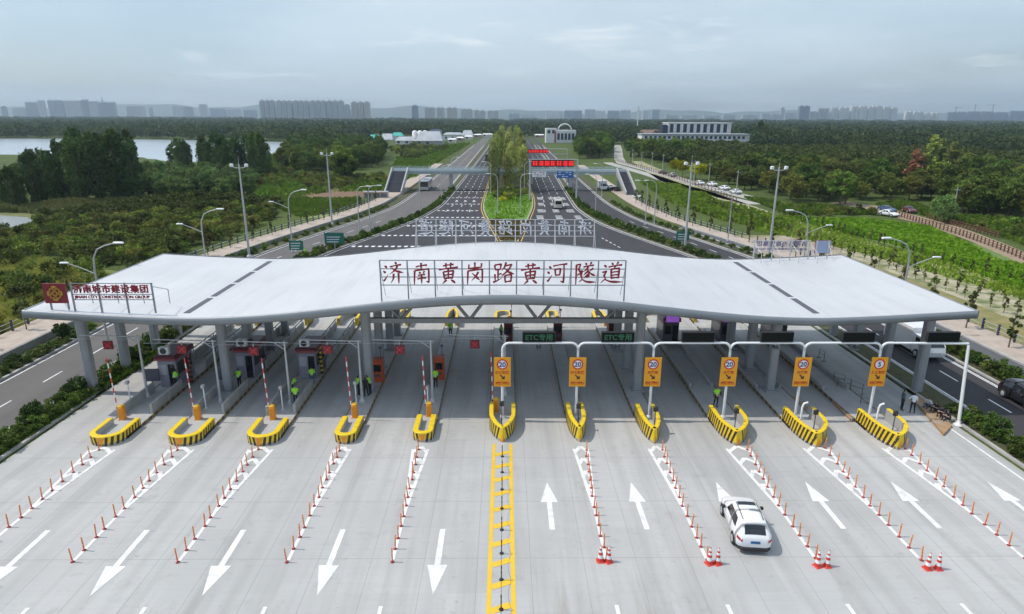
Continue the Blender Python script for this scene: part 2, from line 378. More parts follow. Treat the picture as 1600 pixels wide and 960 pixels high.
# mainline asphalt: joins the plaza behind the canopy, then splits around the median
m_ = strip(mainL, lambda y: medL(max(y,112))-.0 if y > 112 else .8, 92.0, 700, .003)
struct('carriageway_left', m_, ASPH_NEW)
m_ = strip(lambda y: medR(max(y,112)) if y > 112 else .8, mainR, 92.0, 700, .003)
struct('carriageway_right', m_, ASPH_NEW)
struct('frontage_road_left', strip(frLl, frLr, -20, 700, .004), ASPH_OLD)
struct('frontage_road_right', strip(frRl, frRr, -20, 700, .004), ASPH_NEW)
struct('cycle_lane', strip(bikA, bikB, -10, 130, .004), ASPH_BIKE)

SOIL = mat('planting_bed_soil', (.05,.06,.022), .95, col2=(.09,.085,.035), scale=1.2, detail=6, bump=.6, bscale=3.)
LAWN = mat('median_lawn', (.10,.20,.028), .9, col2=(.14,.25,.04), scale=.7, detail=6)
TRAV = mat('dry_median_soil', (.12,.10,.045), .95, col2=(.07,.09,.03), scale=.4, detail=7)
# planted verges between plaza/mainline and the frontage roads, and the outer ones
v = wall_strip(off(frLr,.22), off(mainL,-.22), -20, 520, 0, .13); struct('verge_left', v, SOIL)
v = wall_strip(off(mainR,.22), off(frRl,-.22), -20, 520, 0, .13); struct('verge_right', v, SOIL)
v = wall_strip(wallL, off(frLl,-.22), -20, 520, 0, .13); struct('outer_verge_left', v, SOIL)
v = wall_strip(off(frRr,.22), off(bikA,-.15), -20, 520, 0, .12); struct('outer_verge_right', v, SOIL)
k = MB()
for f, s in ((frLr,1),(mainL,-1),(frLl,-1)): wall_strip(f, off(f, .25*s), -20, 520, 0, .16, k)
struct('kerb_left', k, KERB)
k = MB()
for f, s in ((mainR,1),(frRl,-1),(frRr,1),(bikA,-1),(bikB,1)): wall_strip(f, off(f, .25*s), -20, 520 if f not in (bikA, bikB) else 130, 0, .16, k)
struct('kerb_right', k, KERB)
# median
md = MB(); ys_ = np.concatenate([np.linspace(110, 200, 46), np.linspace(205, 700, 100)])
md.grid([[(medL(y)+.3, y, 0), (medL(y)+.3, y, .14), (medR(y)-.3, y, .14), (medR(y)-.3, y, 0)] for y in ys_], 0, False)
struct('median_island', md, [TRAV])
ml = MB(); ml.grid([[(medL(y)+.32, y, .146), (medR(y)-.32, y, .146)] for y in np.linspace(137, 188, 26)], 0, False)
struct('median_lawn', ml, LAWN)
k = MB(); wall_strip(off(medL,.02), off(medL,.3), 110, 700, 0, .2, k); wall_strip(off(medR,-.3), off(medR,-.02), 110, 700, 0, .2, k)
struct('median_kerb', k, mat('yellowish_kerb', (.42,.36,.22), .8, col2=(.36,.33,.26), scale=.8))
# left sidewalk on a low retaining wall
sw = wall_strip(off(wallL,-.3), fenL, -20, 300, 0, .62); struct('sidewalk_left', sw, PINK)
rw = MB(); wall_strip(off(wallL,-.3), wallL, -20, 175, 0, .78, rw)
ro = rw.build('retaining_wall', mat('retaining_wall_concrete', (.20,.195,.18), .9, col2=(.26,.25,.235), scale=.9, detail=6)); tag(ro, 'low grey concrete retaining wall below the left sidewalk', 'wall')
sw = wall_strip(off(bikB,.25), fenR, -20, 300, 0, .16); struct('sidewalk_right', sw, PINK)
# sand bank with saplings, on the right
SAND = mat('pale_sand', (.42,.37,.26), .95, col2=(.17,.19,.07), scale=.45, detail=8, lo=.40, hi=.60)
sa = edge([(30,54.5),(75,57.),(106,55.),(152,51),(200,52),(288,60),(330,64)]); sb = edge([(30,72),(75,71.),(106,66.5),(152,63),(200,62),(288,67.),(330,69)])
struct('sand_bank', strip(sa, sb, 30, 330, .006), SAND)
DRYG = mat('dry_grass_strip', (.28,.22,.09), .95, col2=(.15,.17,.05), scale=.5, detail=7)
struct('dry_grass_strip', strip(fenR, sa, 30, 120, .004), DRYG)
# village road on the right, with a pale retaining strip
VR = mat('village_road_concrete', (.36,.345,.315), .9, col2=(.42,.40,.365), scale=.3, detail=6)
vra = edge([(60,90),(85,84),(102,80),(125,78),(143,75),(165,68.5),(178,66),(212,61.5),(247,60.5),(290,56.5),(317,54),(360,60),(467,78),(520,86)]); vrb = lambda y: vra(y)+5.2
struct('village_road', strip(vra, vrb, 158, 520, .008), VR)
struct('service_road', strip(lambda y: vra(y)-6.5, lambda y: vra(y)-1.8, 165, 320, .006), VR)
TRACK = mat('earth_track', (.34,.25,.17), .95, col2=(.27,.21,.13), scale=.5, detail=6)
tr = MB(); tp = [at(*q) for q in [(1310,316),(1345,322),(1400,335),(1470,352),(1540,378),(1620,412)]]
tw = [3.5,4,3.6,2.9,2.5,2.3]
rows = []
for i, (x, y) in enumerate(tp):
    a = np.array(tp[min(i+1,5)])-np.array(tp[max(i-1,0)]); a = a/np.linalg.norm(a); nrm = np.array([-a[1], a[0]])
    rows.append([(x-nrm[0]*tw[i], y-nrm[1]*tw[i], .008), (x+nrm[0]*tw[i], y+nrm[1]*tw[i], .008)])
tr.grid(rows, 0, False); struct('earth_track', tr, TRACK)
def near_track(x, y):
    p = np.array([x, y])
    for a, b in zip(tp[:-1], tp[1:]):
        a = np.array(a); d = np.array(b)-a; t_ = min(1, max(0, (p-a)@d/(d@d)))
        if np.linalg.norm(p-a-d*t_) < 5.2: return True
    return False
def blob(name, px, m, z, sub=6, jit=.03):
    P = [np.array(at(*q)) for q in px]; out = []
    for i in range(len(P)):
        a, b = P[i], P[(i+1) % len(P)]; nn = np.array([-(b-a)[1], (b-a)[0]])
        for k in range(sub): out.append(tuple(a+(b-a)*k/sub+nn*rng.uniform(-jit, jit)))
    mb = MB(); mb.add([(x, y, z) for x, y in out], [tuple(range(len(out)))])
    import bmesh
    me = mb.mesh(name); bm = bmesh.new(); bm.from_mesh(me); bmesh.ops.triangulate(bm, faces=bm.faces[:]); 
    for f in bm.faces:
        if f.normal.z < 0: f.normal_flip()
    bm.to_mesh(me); bm.free(); return struct(name, me, m)
WATER = mat('lake_water', (.40,.45,.48), .22, col2=(.43,.48,.51), scale=.01, spec=.8, bump=.03, bscale=.25)
blob('lake', [(-120,216),(120,217),(290,219),(400,221),(472,223),(468,230),(430,249),(350,252),(270,254),(200,243),(80,242),(-120,242)], WATER, .02, 8, .015)
blob('pond', [(-120,338),(0,337),(42,340),(56,347),(30,354),(-20,358),(-120,362)], mat('pond_water', (.45,.49,.50), .2, spec=.6), .02, 4, .03)
blob('bare_soil_field', [(425,306),(470,298),(560,293),(618,287),(600,304),(560,309),(500,310),(440,313)], mat('red_brown_soil', (.17,.095,.055), .95, col2=(.20,.13,.075), scale=.3, detail=6), .004)
blob('meadow_left', [(425,322),(455,313),(560,312),(572,325),(520,340),(470,341)], mat('bright_meadow', (.15,.22,.04), .95, col2=(.22,.24,.06), scale=.3, detail=7), .004)
blob('yellow_meadow', [(-90,430),(60,405),(130,420),(200,425),(215,440),(100,470),(40,490),(0,505),(-120,540)], mat('yellow_meadow_grass', (.20,.21,.05), .95, col2=(.11,.15,.035), scale=.5, detail=8), .004)
blob('reed_meadow', [(-90,322),(40,325),(160,318),(230,312),(215,330),(110,338),(40,342),(-90,338)], mat('reed_grass', (.17,.17,.06), .95, col2=(.11,.13,.04), scale=.5, detail=8), .004)
blob('lawn_field_right', [(1235,340),(1330,345),(1420,352),(1500,372),(1600,410),(1690,440),(1690,500),(1600,458),(1480,412),(1390,383),(1300,362)], mat('green_field_grass', (.095,.17,.03), .95, col2=(.15,.20,.05), scale=.35, detail=8), .004)
blob('construction_ground', [(1170,372),(1230,368),(1300,378),(1320,400),(1260,408),(1190,405)], mat('churned_sand', (.40,.33,.24), .95, col2=(.24,.21,.15), scale=.6, detail=8), .009)
HILLM = mat('hill_woodland', (.05,.075,.045), .95, col2=(.08,.10,.06), scale=.004, detail=6)
hg = MB()
def hillprof(x): return 60+70*math.exp(-((x+4300)/1500)**2)+55*math.exp(-((x+2400)/900)**2)+60*math.exp(-((x+700)/900)**2)+35*math.exp(-((x-2600)/1500)**2)+18*math.sin(x*.0041)+9*math.sin(x*.011+1)
XS = np.linspace(-8500, 8500, 140)
hg.grid([[(x, 7200+dy, -2+hillprof(x)*hh) for x in XS] for dy, hh in ((0,0),(250,.55),(600,.95),(900,1.),(1400,.6),(1800,0))], 0, True)
struct('hills', hg, HILLM)

# haze: even pale air round everything
hz = MB(); hz.bx(-9000, -80, -3.2, 9000, 9050, 330); ho = hz.build('haze', None)
hm = bpy.data.materials.new('haze_air'); hm.use_nodes = True; t = hm.node_tree
t.nodes.remove(t.nodes['Principled BSDF']); pv = t.nodes.new('ShaderNodeVolumePrincipled')
pv.inputs['Color'].default_value = (.70,.86,1.,1); pv.inputs['Density'].default_value = .00014; pv.inputs['Anisotropy'].default_value = .3
t.links.new(pv.outputs[0], t.nodes['Material Output'].inputs['Volume']); hm.cycles.homogeneous_volume = True
ho.data.materials.append(hm); ho['kind'] = 'stuff'

# ------------------------------------------------------------------ painted markings (structure)
pz = .012
wm = MB(); ym = MB()
def rect(mb, x0, y0, x1, y1, z=pz, mi=0): mb.add([(x0,y0,z),(x1,y0,z),(x1,y1,z),(x0,y1,z)], [(0,1,2,3)], mi)
def line(mb, p, q, wd, z=pz):
    a = np.array(q[:2], float)-np.array(p[:2], float); a /= np.linalg.norm(a); n_ = np.array([-a[1], a[0]])*wd/2
    mb.add([(p[0]-n_[0],p[1]-n_[1],z),(q[0]-n_[0],q[1]-n_[1],z),(q[0]+n_[0],q[1]+n_[1],z),(p[0]+n_[0],p[1]+n_[1],z)], [(0,1,2,3)])
def arrow(mb, x, ytail, ytip):
    s = 1 if ytip > ytail else -1; yh = ytip-s*2.1
    rect(mb, x-.15, min(ytail,yh), x+.15, max(ytail,yh))
    mb.add([(x-.5,yh,pz),(x+.5,yh,pz),(x,ytip,pz)], [(0,1,2) if s > 0 else (2,1,0)])
IX = [-27.25,-21.95,-16.6,-10.95,-5.65,-.15,5.2,10.4,16.2,21.65,27.05]       # island centres
IW = [2.3,2.3,2.2,1.5,1.4,1.9,1.3,1.4,2.2,2.3,2.4]
NX = [-26.9,-21.65,-16.35,-10.9,-5.65,-.15,5.15,10.25,15.8,21.1,26.5]        # where their noses reach furthest
for x in (-3.35,-8.75,-14.1,-19.3,-24.6): arrow(wm, x, 29.9, 24.9)
arrow(wm, -29.9, 29.8, 24.6)
for x in (2.6,7.75,13.0,18.5,23.8,29.8): arrow(wm, x, 29.8, 34.5)
for x in (-24.2,-18.9,-13.6,-8.3) : pass
for i, x in enumerate(NX):
    if i == 5: continue
    xr = x
    for y in (24.2,): rect(wm, xr-.09, y-3.6, xr+.09, y)
    rect(wm, xr-.09, y-10, xr+.09, y-7)
    hw = IW[i]/2*.72; ya, yb = 31.5, 38.6
    rect(wm, xr-.09, 27.4, xr+.09, ya)
    line(wm, (xr, ya), (xr-hw, yb), .2, pz+.002); line(wm, (xr, ya), (xr+hw, yb), .2, pz+.004)
    for j in range(4):
        y = ya+2.3+j*1.55; t_ = (y-ya)/(yb-ya)*hw
        line(wm, (xr-t_*.95, y-.25), (xr, y+.45), .28, pz+.006); line(wm, (xr, y+.45), (xr+t_*.95, y-.25), .28, pz+.008)
line(wm, (32.2, 20), (32.2, 43), .16); line(wm, (-32.0, 20), (-32.0, 36), .12)
# stop lines inside the toll lanes
struct('plaza_marking', wm, WHITEP)
for x in (-.72, .42): rect(ym, x-.11, 12, x+.11, 39.3)
for j in range(17):
    y = 13+j*1.55; line(ym, (-.6, y), (.3, y+.42), .38, pz+.004)
struct('centre_marking', ym, YELP)
rm = MB()
for f, s in ((frLr,-.35),(frLl,.35),(frRl,.35),(frRr,-.35),(mainL,.45),(mainR,-.45)):
    y0 = 94 if f in (mainL, mainR) else -20
    strip(off(f, s-.07), off(f, s+.07), y0, 500, .012, None, rm)
strip(off(frRr,-.62), off(frRr,-.50), 35, 75, .012, None, rm)
for y in np.arange(-10, 400, 6.):
    for A, B in ((frLl, frLr), (frRl, frRr)):
        if y < 140 or y > 200: 
            xm = (A(y)+B(y))/2; xm2 = (A(y+2.4)+B(y+2.4))/2; line(rm, (xm, y), (xm2, y+2.4), .14)
# mainline lanes
for y in np.arange(150, 620, 9.):
    for k in (1, 2, 3):
        for A, B in ((mainL, medL), (medR, mainR)):
            a, b = A(y)+.5, B(y)-.5; a2, b2 = A(y+4)+.5, B(y+4)-.5; line(rm, (a+(b-a)*k/4, y), (a2+(b2-a2)*k/4, y+4), .16)
for y, wd in ((108.5,.5),(119.,.5),(130.,.5),(141.5,.5),(152,.45),(164,.45),(177,.4),(192,.4)):
    x = mainL(y)+1.; x1 = medL(max(y,112))-.6
    while x < x1-.4: rect(rm, x, y-wd, x+.62, y+wd); x += 1.12
for x in (-12.6,-10.3,-8.):
    rm.add([(x-.4,169,.012),(x+.4,169,.012),(x,171.6,.012)], [(0,1,2)])
for y in (150.,162.,174.,140.):
    for k in (1,2,3):
        a, b = medR(y)+.5, mainR(y)-.5; xc = a+(b-a)*(k-.5)/3.
        for d in range(3): rect(rm, xc-.75, y+d*1.8, xc+.75, y+d*1.8+.7)
for (x0,y0,x1,y1) in ((940,372,972,389),(905,352,925,362)):
    p, q = at(x0,y0), at(x1,y1)
    for k in range(5):
        a = np.array(p)+(np.array(q)-np.array(p))*k/5; b = a+(np.array(q)-np.array(p))/9; line(rm, a, b, .2)
for dx in (-.9, 1.): 
    ws = [(medR(y)+dx+8.8, y) for y in (200,240,300)]
struct('road_marking', rm, WHITEP)
k = MB(); strip(off(medL,-.45), off(medL,-.30), 110, 600, .012, None, k); strip(off(medR,.30), off(medR,.45), 110, 600, .012, None, k)
struct('median_edge_marking', k, YELP)
# ------------------------------------------------------------------ toll canopy
def cz(x, t=0.):                                              # roof height
    a = abs(x)
    if a < 23.2: return 7.52+(9.27-7.52)*(1+math.cos(math.pi*a/23.2))/2
    return 7.52+.55*min(1., ((a-23.2)/11.6))**1.4
XL, XR = -34.4, 34.35
def yf(x): return 44.15-.35*max(0, 1-(abs(x)/30.)**2)
def yb(x): return 63.8+.35*max(0, 1-(abs(x)/33.)**2)
def ct(x): return .49+.11*max(0, 1-abs(x)/24)
def tt(y): return min(1., max(0., (y-44.)/20.))
can = thing('toll_canopy', 'long white curved canopy on grey columns spanning the toll lanes', 'canopy', (0, 54, 0))
X_ = np.linspace(XL, XR, 121)
roofm = bpy.data.materials.new('white_roof_membrane'); roofm.use_nodes = True; t = roofm.node_tree; b = t.nodes['Principled BSDF']
co = t.nodes.new('ShaderNodeTexCoord').outputs['Object']
mp = t.nodes.new('ShaderNodeMapping'); mp.inputs['Scale'].default_value = (1.2, .12, 1); t.links.new(co, mp.inputs[0])
c = mix(t, ramp(t, noise(t, co, .12, 6, .6), [(.35, 0.), (.7, 1.)]), (.68,.672,.665), (.60,.595,.592))
c = mix(t, ramp(t, noise(t, mp.outputs[0], 1., 5, .65), [(.50, 0.), (.78, .5)]), c, (.48,.48,.475))
s = t.nodes.new('ShaderNodeSeparateXYZ'); t.links.new(co, s.inputs[0])
sm = mth(t, 'LESS_THAN', mth(t, 'ABSOLUTE', mth(t, 'SUBTRACT', mth(t, 'FRACT', mth(t, 'DIVIDE', s.outputs[0], 1.17)), .5)), .012)
c = mix(t, mth(t, 'MULTIPLY', sm, .38), c, (.4,.41,.42))
t.links.new(c, b.inputs['Base Color']); b.inputs['Roughness'].default_value = .48; b.inputs['Specular IOR Level'].default_value = .5; b.inputs['Metallic'].default_value = .3
YN = 9
r = MB(); r.grid([[(x, yf(x)+(yb(x)-yf(x))*j/YN-54, cz(x, j/YN)+.02*math.sin(j/YN*math.pi)) for j in range(YN+1)] for x in X_], 0, True)
r.build('roof', roofm, can)
u = MB(); u.grid([[(x, yf(x)+.1+(yb(x)-yf(x)-.2)*j/YN-54, cz(x, j/YN)-ct(x)) for j in range(YN, -1, -1)] for x in X_], 0, True)
u.build('soffit', mat('soffit_grey', (.34,.35,.36), .6, col2=(.30,.31,.32), scale=.5), can)
f = MB()
fr = [[(x, yf(x)-54, cz(x)+.06), (x, yf(x)-.13-54, cz(x)+.06), (x, yf(x)-.18-54, cz(x)-ct(x)*.5), (x, yf(x)-.06-54, cz(x)-ct(x)-.04), (x, yf(x)+.2-54, cz(x)-ct(x)-.04)] for x in X_]
f.grid([list(reversed(q)) for q in fr], 0, True)
bk = [[(x, yb(x)-54, cz(x,1)+.06), (x, yb(x)+.13-54, cz(x,1)+.06), (x, yb(x)+.1-54, cz(x,1)-ct(x)-.04), (x, yb(x)-.2-54, cz(x,1)-ct(x)-.04)] for x in X_]
f.grid(bk, 0, True)
for x, s in ((XL,-1),(XR,1)):
    f.bx(x-.12 if s < 0 else x, yf(x)-54-.1, cz(x)-ct(x)-.04, x if s < 0 else x+.12, yb(x)-54+.1, cz(x)+.05)
f.build('fascia', FASC, can)
for x in (-23.4, 23.2):
    gt = MB()
    for j in range(4):
        y0 = yf(x)+1+(yb(x)-yf(x)-2)*j/4+.25; y1 = yf(x)+1+(yb(x)-yf(x)-2)*(j+1)/4-.25
        gt.bx(x-.24, y0-54, cz(x)-.02, x+.24, y1-54, cz(x)+.035)
    gt.build('gutter', DKG, can)
for cx in (-33.1,-22.25,-10.9,10.75,21.6,33.7):
    for cy in (47.9,52.6,57.6,61.8):
        c_ = MB(); h = cz(cx, tt(cy))-ct(cx)+.05; z0 = .2 if abs(cx) < 30 else .0
        c_.bev(cx-.33, cy-.36-54, z0, cx+.33, cy+.36-54, h, .12); c_.bx(cx-.5, cy-.55-54, z0, cx+.5, cy+.55-54, z0+.12)
        c_.build('column', COLM, can)
for y in (48.0, 61.5):
    tb = MB(); tb.bx(-10.6, y-.2-54, 5.92, 10.4, y+.2-54, 6.30); tb.build('truss_beam', STEEL, can)
    for xa in (-8.1,-2.75,2.6,7.9):
        for s in (-1, 1):
            xb = xa+s*1.9; d = MB(); d.tube([(xa+s*.1, y-54, 6.28), (xb, y-54, cz(xb, tt(y))-ct(xb)+.05)], .13, 6); d.build('truss_brace', STEEL, can)
# soffit lights as small lens discs are not visible from here; cross beams under the roof are
for cy, ka, kb_ in ((47.9,0,13),(57.6,0,13),(47.9,26,40),(57.6,26,40)):
    cb_ = MB()
    for k in range(ka, kb_):
        x0 = -33+k*1.66; x1 = x0+1.66
        cb_.add([(x0,cy-.15-54,cz(x0)-ct(x0)-.45),(x1,cy-.15-54,cz(x1)-ct(x1)-.45),(x1,cy+.15-54,cz(x1)-ct(x1)-.45),(x0,cy+.15-54,cz(x0)-ct(x0)-.45),
                 (x0,cy-.15-54,cz(x0)-ct(x0)),(x1,cy-.15-54,cz(x1)-ct(x1)),(x1,cy+.15-54,cz(x1)-ct(x1)),(x0,cy+.15-54,cz(x0)-ct(x0))], [(3,2,1,0),(0,1,5,4),(2,3,7,6)])
    cb_.build('cross_beam', STEEL, can)

# ------------------------------------------------------------------ rooftop signs
# brush characters of the roof sign: each stroke is its path in a 100 x 100 box and the brush width along it
WATER3 = ['d14,84 25,74','d7,60 18,51','t7,16 14,22 29,45']
GLYPH = {
'济': WATER3+['d60,98 68,88','h38,78 88,85','p72,81 60,62 34,44','n45,74 62,59 97,47','p53,46 51,24 38,2','s75,47 75,0'],
'南': ['h26,83 76,88','s50,99 50,71','s20,66 17,3','z20,66 82,70 83,64 82,8 71,14','d40,59 45,50','p64,61 57,50','h35,43 66,46','h31,27 70,30','s50,46 50,6'],
'黄': ['h27,85 74,89','s40,97 41,72','s62,98 60,72','h8,69 93,75','s28,58 32,24','z28,58 73,61 68,25','h32,42 69,44','h33,26 68,28','s50,73 50,28','p41,20 22,2','d60,20 80,4'],
'岗': ['s50,99 50,72','z24,91 22,72 79,75','s80,93 78,73','s19,62 16,0','z19,62 82,66 83,60 82,6 71,12','p65,55 54,36 34,15','n36,51 52,36 71,16'],
'路': ['s11,89 14,66','z11,89 40,91 36,68','h14,66 37,68','s26,66 26,20','h26,44 42,47','s12,47 13,18','t4,10 24,18 44,28','p62,98 54,76 42,61','z58,82 88,87 70,59 43,38','n55,73 72,54 99,41','s56,38 58,4','z56,38 86,41 83,7','h58,8 83,10'],
'河': WATER3+['h33,85 96,91','s42,69 44,40','z42,69 66,71 63,42','h44,41 63,43','z81,88 82,50 80,6 67,14'],
'隧': ['z9,90 29,93 20,69 31,52 14,43','s10,91 9,0','d49,97 56,87','p78,99 70,86','h41,79 88,84','p64,82 54,66 41,57','z57,71 67,55 66,34 55,29','p62,57 42,41','p66,45 44,27','p86,70 70,58','n67,57 80,43 97,36','z27,60 38,62 31,42 37,24','n24,12 38,21 58,10 99,6'],
'道': ['d47,97 54,87','p78,99 68,86','h33,79 94,85','p65,83 58,70','s46,68 47,24','z46,68 82,71 80,25','h48,53 80,55','h48,39 79,41','h48,26 79,28','d13,89 25,78','z6,56 25,61 15,42 22,23','n2,9 19,22 46,11 100,6'],
}
PROF = {'h':[.85,.62,.68,1.05],'s':[1.1,.9,.85,.45],'p':[1.1,.95,.65,.12],'n':[.35,.7,1.25,.15],'d':[.45,1.0,1.2,.5],'t':[1.15,.8,.5,.1],'z':[.8,.75,1.05,.6]}
def glyph_mesh(ch, size, depth=.06, wd=.088):
    mb = MB(); 
    for si, st in enumerate(GLYPH[ch]):
        P = [np.array([float(a) for a in q.split(',')])/100-.5 for q in st[1:].split()]; n = len(P)
        Q = []
        if n == 2: Q = [P[0]+(P[1]-P[0])*t_+np.array([0, .012*math.sin(math.pi*t_)]) for t_ in np.linspace(0, 1, 7)]
        elif st[0] == 'z': 
            for a, b in zip(P[:-1], P[1:]): Q += [a+(b-a)*t_ for t_ in (0, .12, .35, .65, .88)]
            Q.append(P[-1])
        else:
            E_ = [2*P[0]-P[1]]+P+[2*P[-1]-P[-2]]
            for i in range(1, n): 
                for t_ in np.linspace(0, 1, 6)[:-1]:
                    p0, p1, p2, p3 = E_[i-1:i+3]; Q.append(.5*((2*p1)+(p2-p0)*t_+(2*p0-5*p1+4*p2-p3)*t_*t_+(3*p1-p0-3*p2+p3)*t_**3))
            Q.append(P[-1])
        Q = np.array(Q); m = len(Q); s = np.concatenate([[0], np.cumsum(np.linalg.norm(np.diff(Q, axis=0), axis=1))]); s /= s[-1]
        W_ = np.interp(s, np.linspace(0, 1, 4), PROF[st[0]])*wd*.5
        T = np.gradient(Q, axis=0); T /= np.linalg.norm(T, axis=1)[:, None]+1e-9; Nn = np.stack([-T[:, 1], T[:, 0]], 1)
        Lf, Rt = Q+Nn*W_[:, None], Q-Nn*W_[:, None]; y0 = -depth/2-.0022*si; y1 = depth/2
        c = lambda p, y: (p[0]*size, y, p[1]*size+p[0]*size*.07)
        mb.grid([[c(Rt[i], y1), c(Rt[i], y0), c(Lf[i], y0), c(Lf[i], y1), c(Rt[i], y1)] for i in range(m)], 0, False)
        for i in (0, m-1): mb.add([c(Rt[i], y0), c(Lf[i], y0), c(Lf[i], y1), c(Rt[i], y1)], [(0,1,2,3)])
    return mb.mesh('character')
def roof_sign(label, loc, rz, x0, x1, ztop, zbot, chars, cmat, fmat, group=None, csize=1.55):
    s = thing('rooftop_sign', label, 'sign', loc, rz, group); n = len(chars); Lx = x1-x0
    fr = MB()
    for i in range(n+1):
        x = x0+Lx*i/n; fr.bx(x-.045, -.045, zbot(x), x+.045, .045, ztop)
        fr.tube([(x, .05, ztop-.5), (x, 1.5, zbot(x)+.04)], .025, 5)
    hgt = ztop-zbot((x0+x1)/2)
    for fz in (0., .25, .49, .73): fr.bx(x0-.04, -.03, ztop-hgt*fz-.03, x1+.04, .03, ztop-hgt*fz+.03)
    fr.build('frame', fmat, s)
    for i, ch in enumerate(chars):
        me = glyph_mesh(ch, csize*1.02)
        o = link('character', me, cmat, s); o.location = (x0+Lx*(i+.5)/n+(-.05,.03,0)[i % 3], -.11, ztop-hgt*.37+(.03,-.03,.0,.02)[i % 4])
    return s
sx0, zt = aty(593, 407, 44.1); sx1, _ = aty(978, 409, 44.1)
roof_sign('tall open frame sign of large crimson brush characters on the front roof edge', (0, 44.1, 0), 0, sx0, sx1, zt, lambda x: cz(x)+.05, '济南黄岗路黄河隧道', CRIM, STEEL)
LEDBACK = mat('sign_back_grey', (.42,.43,.46), .5)
rx0, zr = aty(650, 343, 63.8); rx1, _ = aty(929, 346, 63.8)
roof_sign('open frame sign seen from behind with pale mirrored characters, over the back roof edge', (0, 63.8, 0), math.pi, -rx1, -rx0, zr, lambda x: cz(x, 1)+.05, '济南黄岗路黄河隧道', mat('pale_letter_back', (.74,.74,.80), .5), GALV)
def group_sign(label, elabel, loc, rz, lx, zb, zt, W1, gap, W2, front=True):
    # square emblem board, then the lettering on posts
    s = thing('emblem_board', elabel, 'sign', loc, rz)
    h = zt-zb
    for x in (lx+.25, lx+W1-.12): p = MB(); p.bx(x-.05, .03, zb, x+.05, .12, zt); p.build('post', STEEL if front else GALV, s)
    p = MB(); p.tube([(lx+.3, .1, zt-.2), (lx+.3, 1.5, zb+.02)], .03, 5); p.build('brace', STEEL if front else GALV, s)
    bd = MB(); bd.bx(lx, -.08, zt-h*.74, lx+W1, .03, zt); bd.build('board', [MAROON if front else MAROON], s)
    if not front:
        q = MB(); q.bx(lx+.02, .03, zt-h*.72, lx+W1-.02, .06, zt-.03); q.build('back_sheet', mat('blue_grey_back_sheet', (.30,.36,.50), .5), s)
    e = MB(); cxx = lx+W1/2; czz = zt-h*.37; a = h*.74*.115
    plus = [(-1,-3),(1,-3),(1,-2),(2,-2),(2,-1),(3,-1),(3,1),(2,1),(2,2),(1,2),(1,3),(-1,3),(-1,2),(-2,2),(-2,1),(-3,1),(-3,-1),(-2,-1),(-2,-2),(-1,-2)]
    def ringp(P, th):
        n = len(P)
        for i in range(n):
            (x0, y0), (x1, y1) = P[i], P[(i+1) % n]
            e.bx(cxx+min(x0,x1)*a-th, -.11, czz+min(y0,y1)*a-th, cxx+max(x0,x1)*a+th, -.081-.001*(i % 2), czz+max(y0,y1)*a+th)
    ringp(plus, .035)
    for dx, dy in ((-2,0),(2,0),(0,-2),(0,2),(0,0)): 
        k = .55 if dx or dy else .8; ringp([(dx-k,dy-k),(dx+k,dy-k),(dx+k,dy+k),(dx-k,dy+k)], .025)
    e.build('emblem', GOLD, s)
    s2 = thing('rooftop_sign', label, 'sign', loc, rz); x0 = lx+W1+gap; fr = MB()
    for i in range(4):
        x = x0+W2*i/3; fr.bx(x-.05, .0, zb-.25, x+.05, .1, zt+.03); fr.tube([(x, .08, zt-.25), (x+.02, 2.1, zt-1.), (x+.02, 2.1, zb-.12)], .03, 5)
    for z in (zt-.02, zt-h*.42, zt-h*.62): fr.bx(x0-.05, .02, z-.025, x0+W2+.05, .08, z+.025)
    fr.build('frame', STEEL if front else GALV, s2)
    cm = CRIM if front else mat('purple_grey_letter_back', (.22,.19,.30), .5)
    tx = '济南城市建设集团'
    for i, ch in enumerate(tx):
        o = link('character', text_mesh(ch, h*.325, .04, .012), cm, s2); o.location = (x0+.18+(W2-.36)*(i+.5)/8, -.05, zt-h*.2)
    o = link('lettering', text_mesh('JINAN CITY CONSTRUCTION GROUP', h*.15, .03, .006), cm, s2); o.location = (x0+W2/2, -.05, zt-h*.52)
    w0 = max(v.co.x for v in o.data.vertices)*2; o.scale = ((W2-.4)/max(w0, .1), 1, 1)
a0, zt1 = aty(66, 443, 44.7); a1, _ = aty(102, 445, 44.7); b0, _ = aty(109, 445, 44.7); b1, _ = aty(236, 446, 44.7)
group_sign('crimson lettering on thin posts beside the square emblem board at the front left roof edge', 'square maroon board with gold emblem at the front left roof corner', (0, 44.7, 0), 0, a0, 7.95, zt1, a1-a0, b0-a1, b1-b0)
c0, zt2 = aty(1299, 376, 62.9); c1, _ = aty(1275, 376, 62.9); d0, _ = aty(1266, 375, 62.9); d1, _ = aty(1180, 373, 62.9)
group_sign('lettering on thin posts seen from behind at the back right roof edge', 'square board with blue grey back at the back right roof corner', (0, 62.9, 0), math.pi, -c0, 7.95, zt2, c0-c1, c1-d0, d0-d1, False)

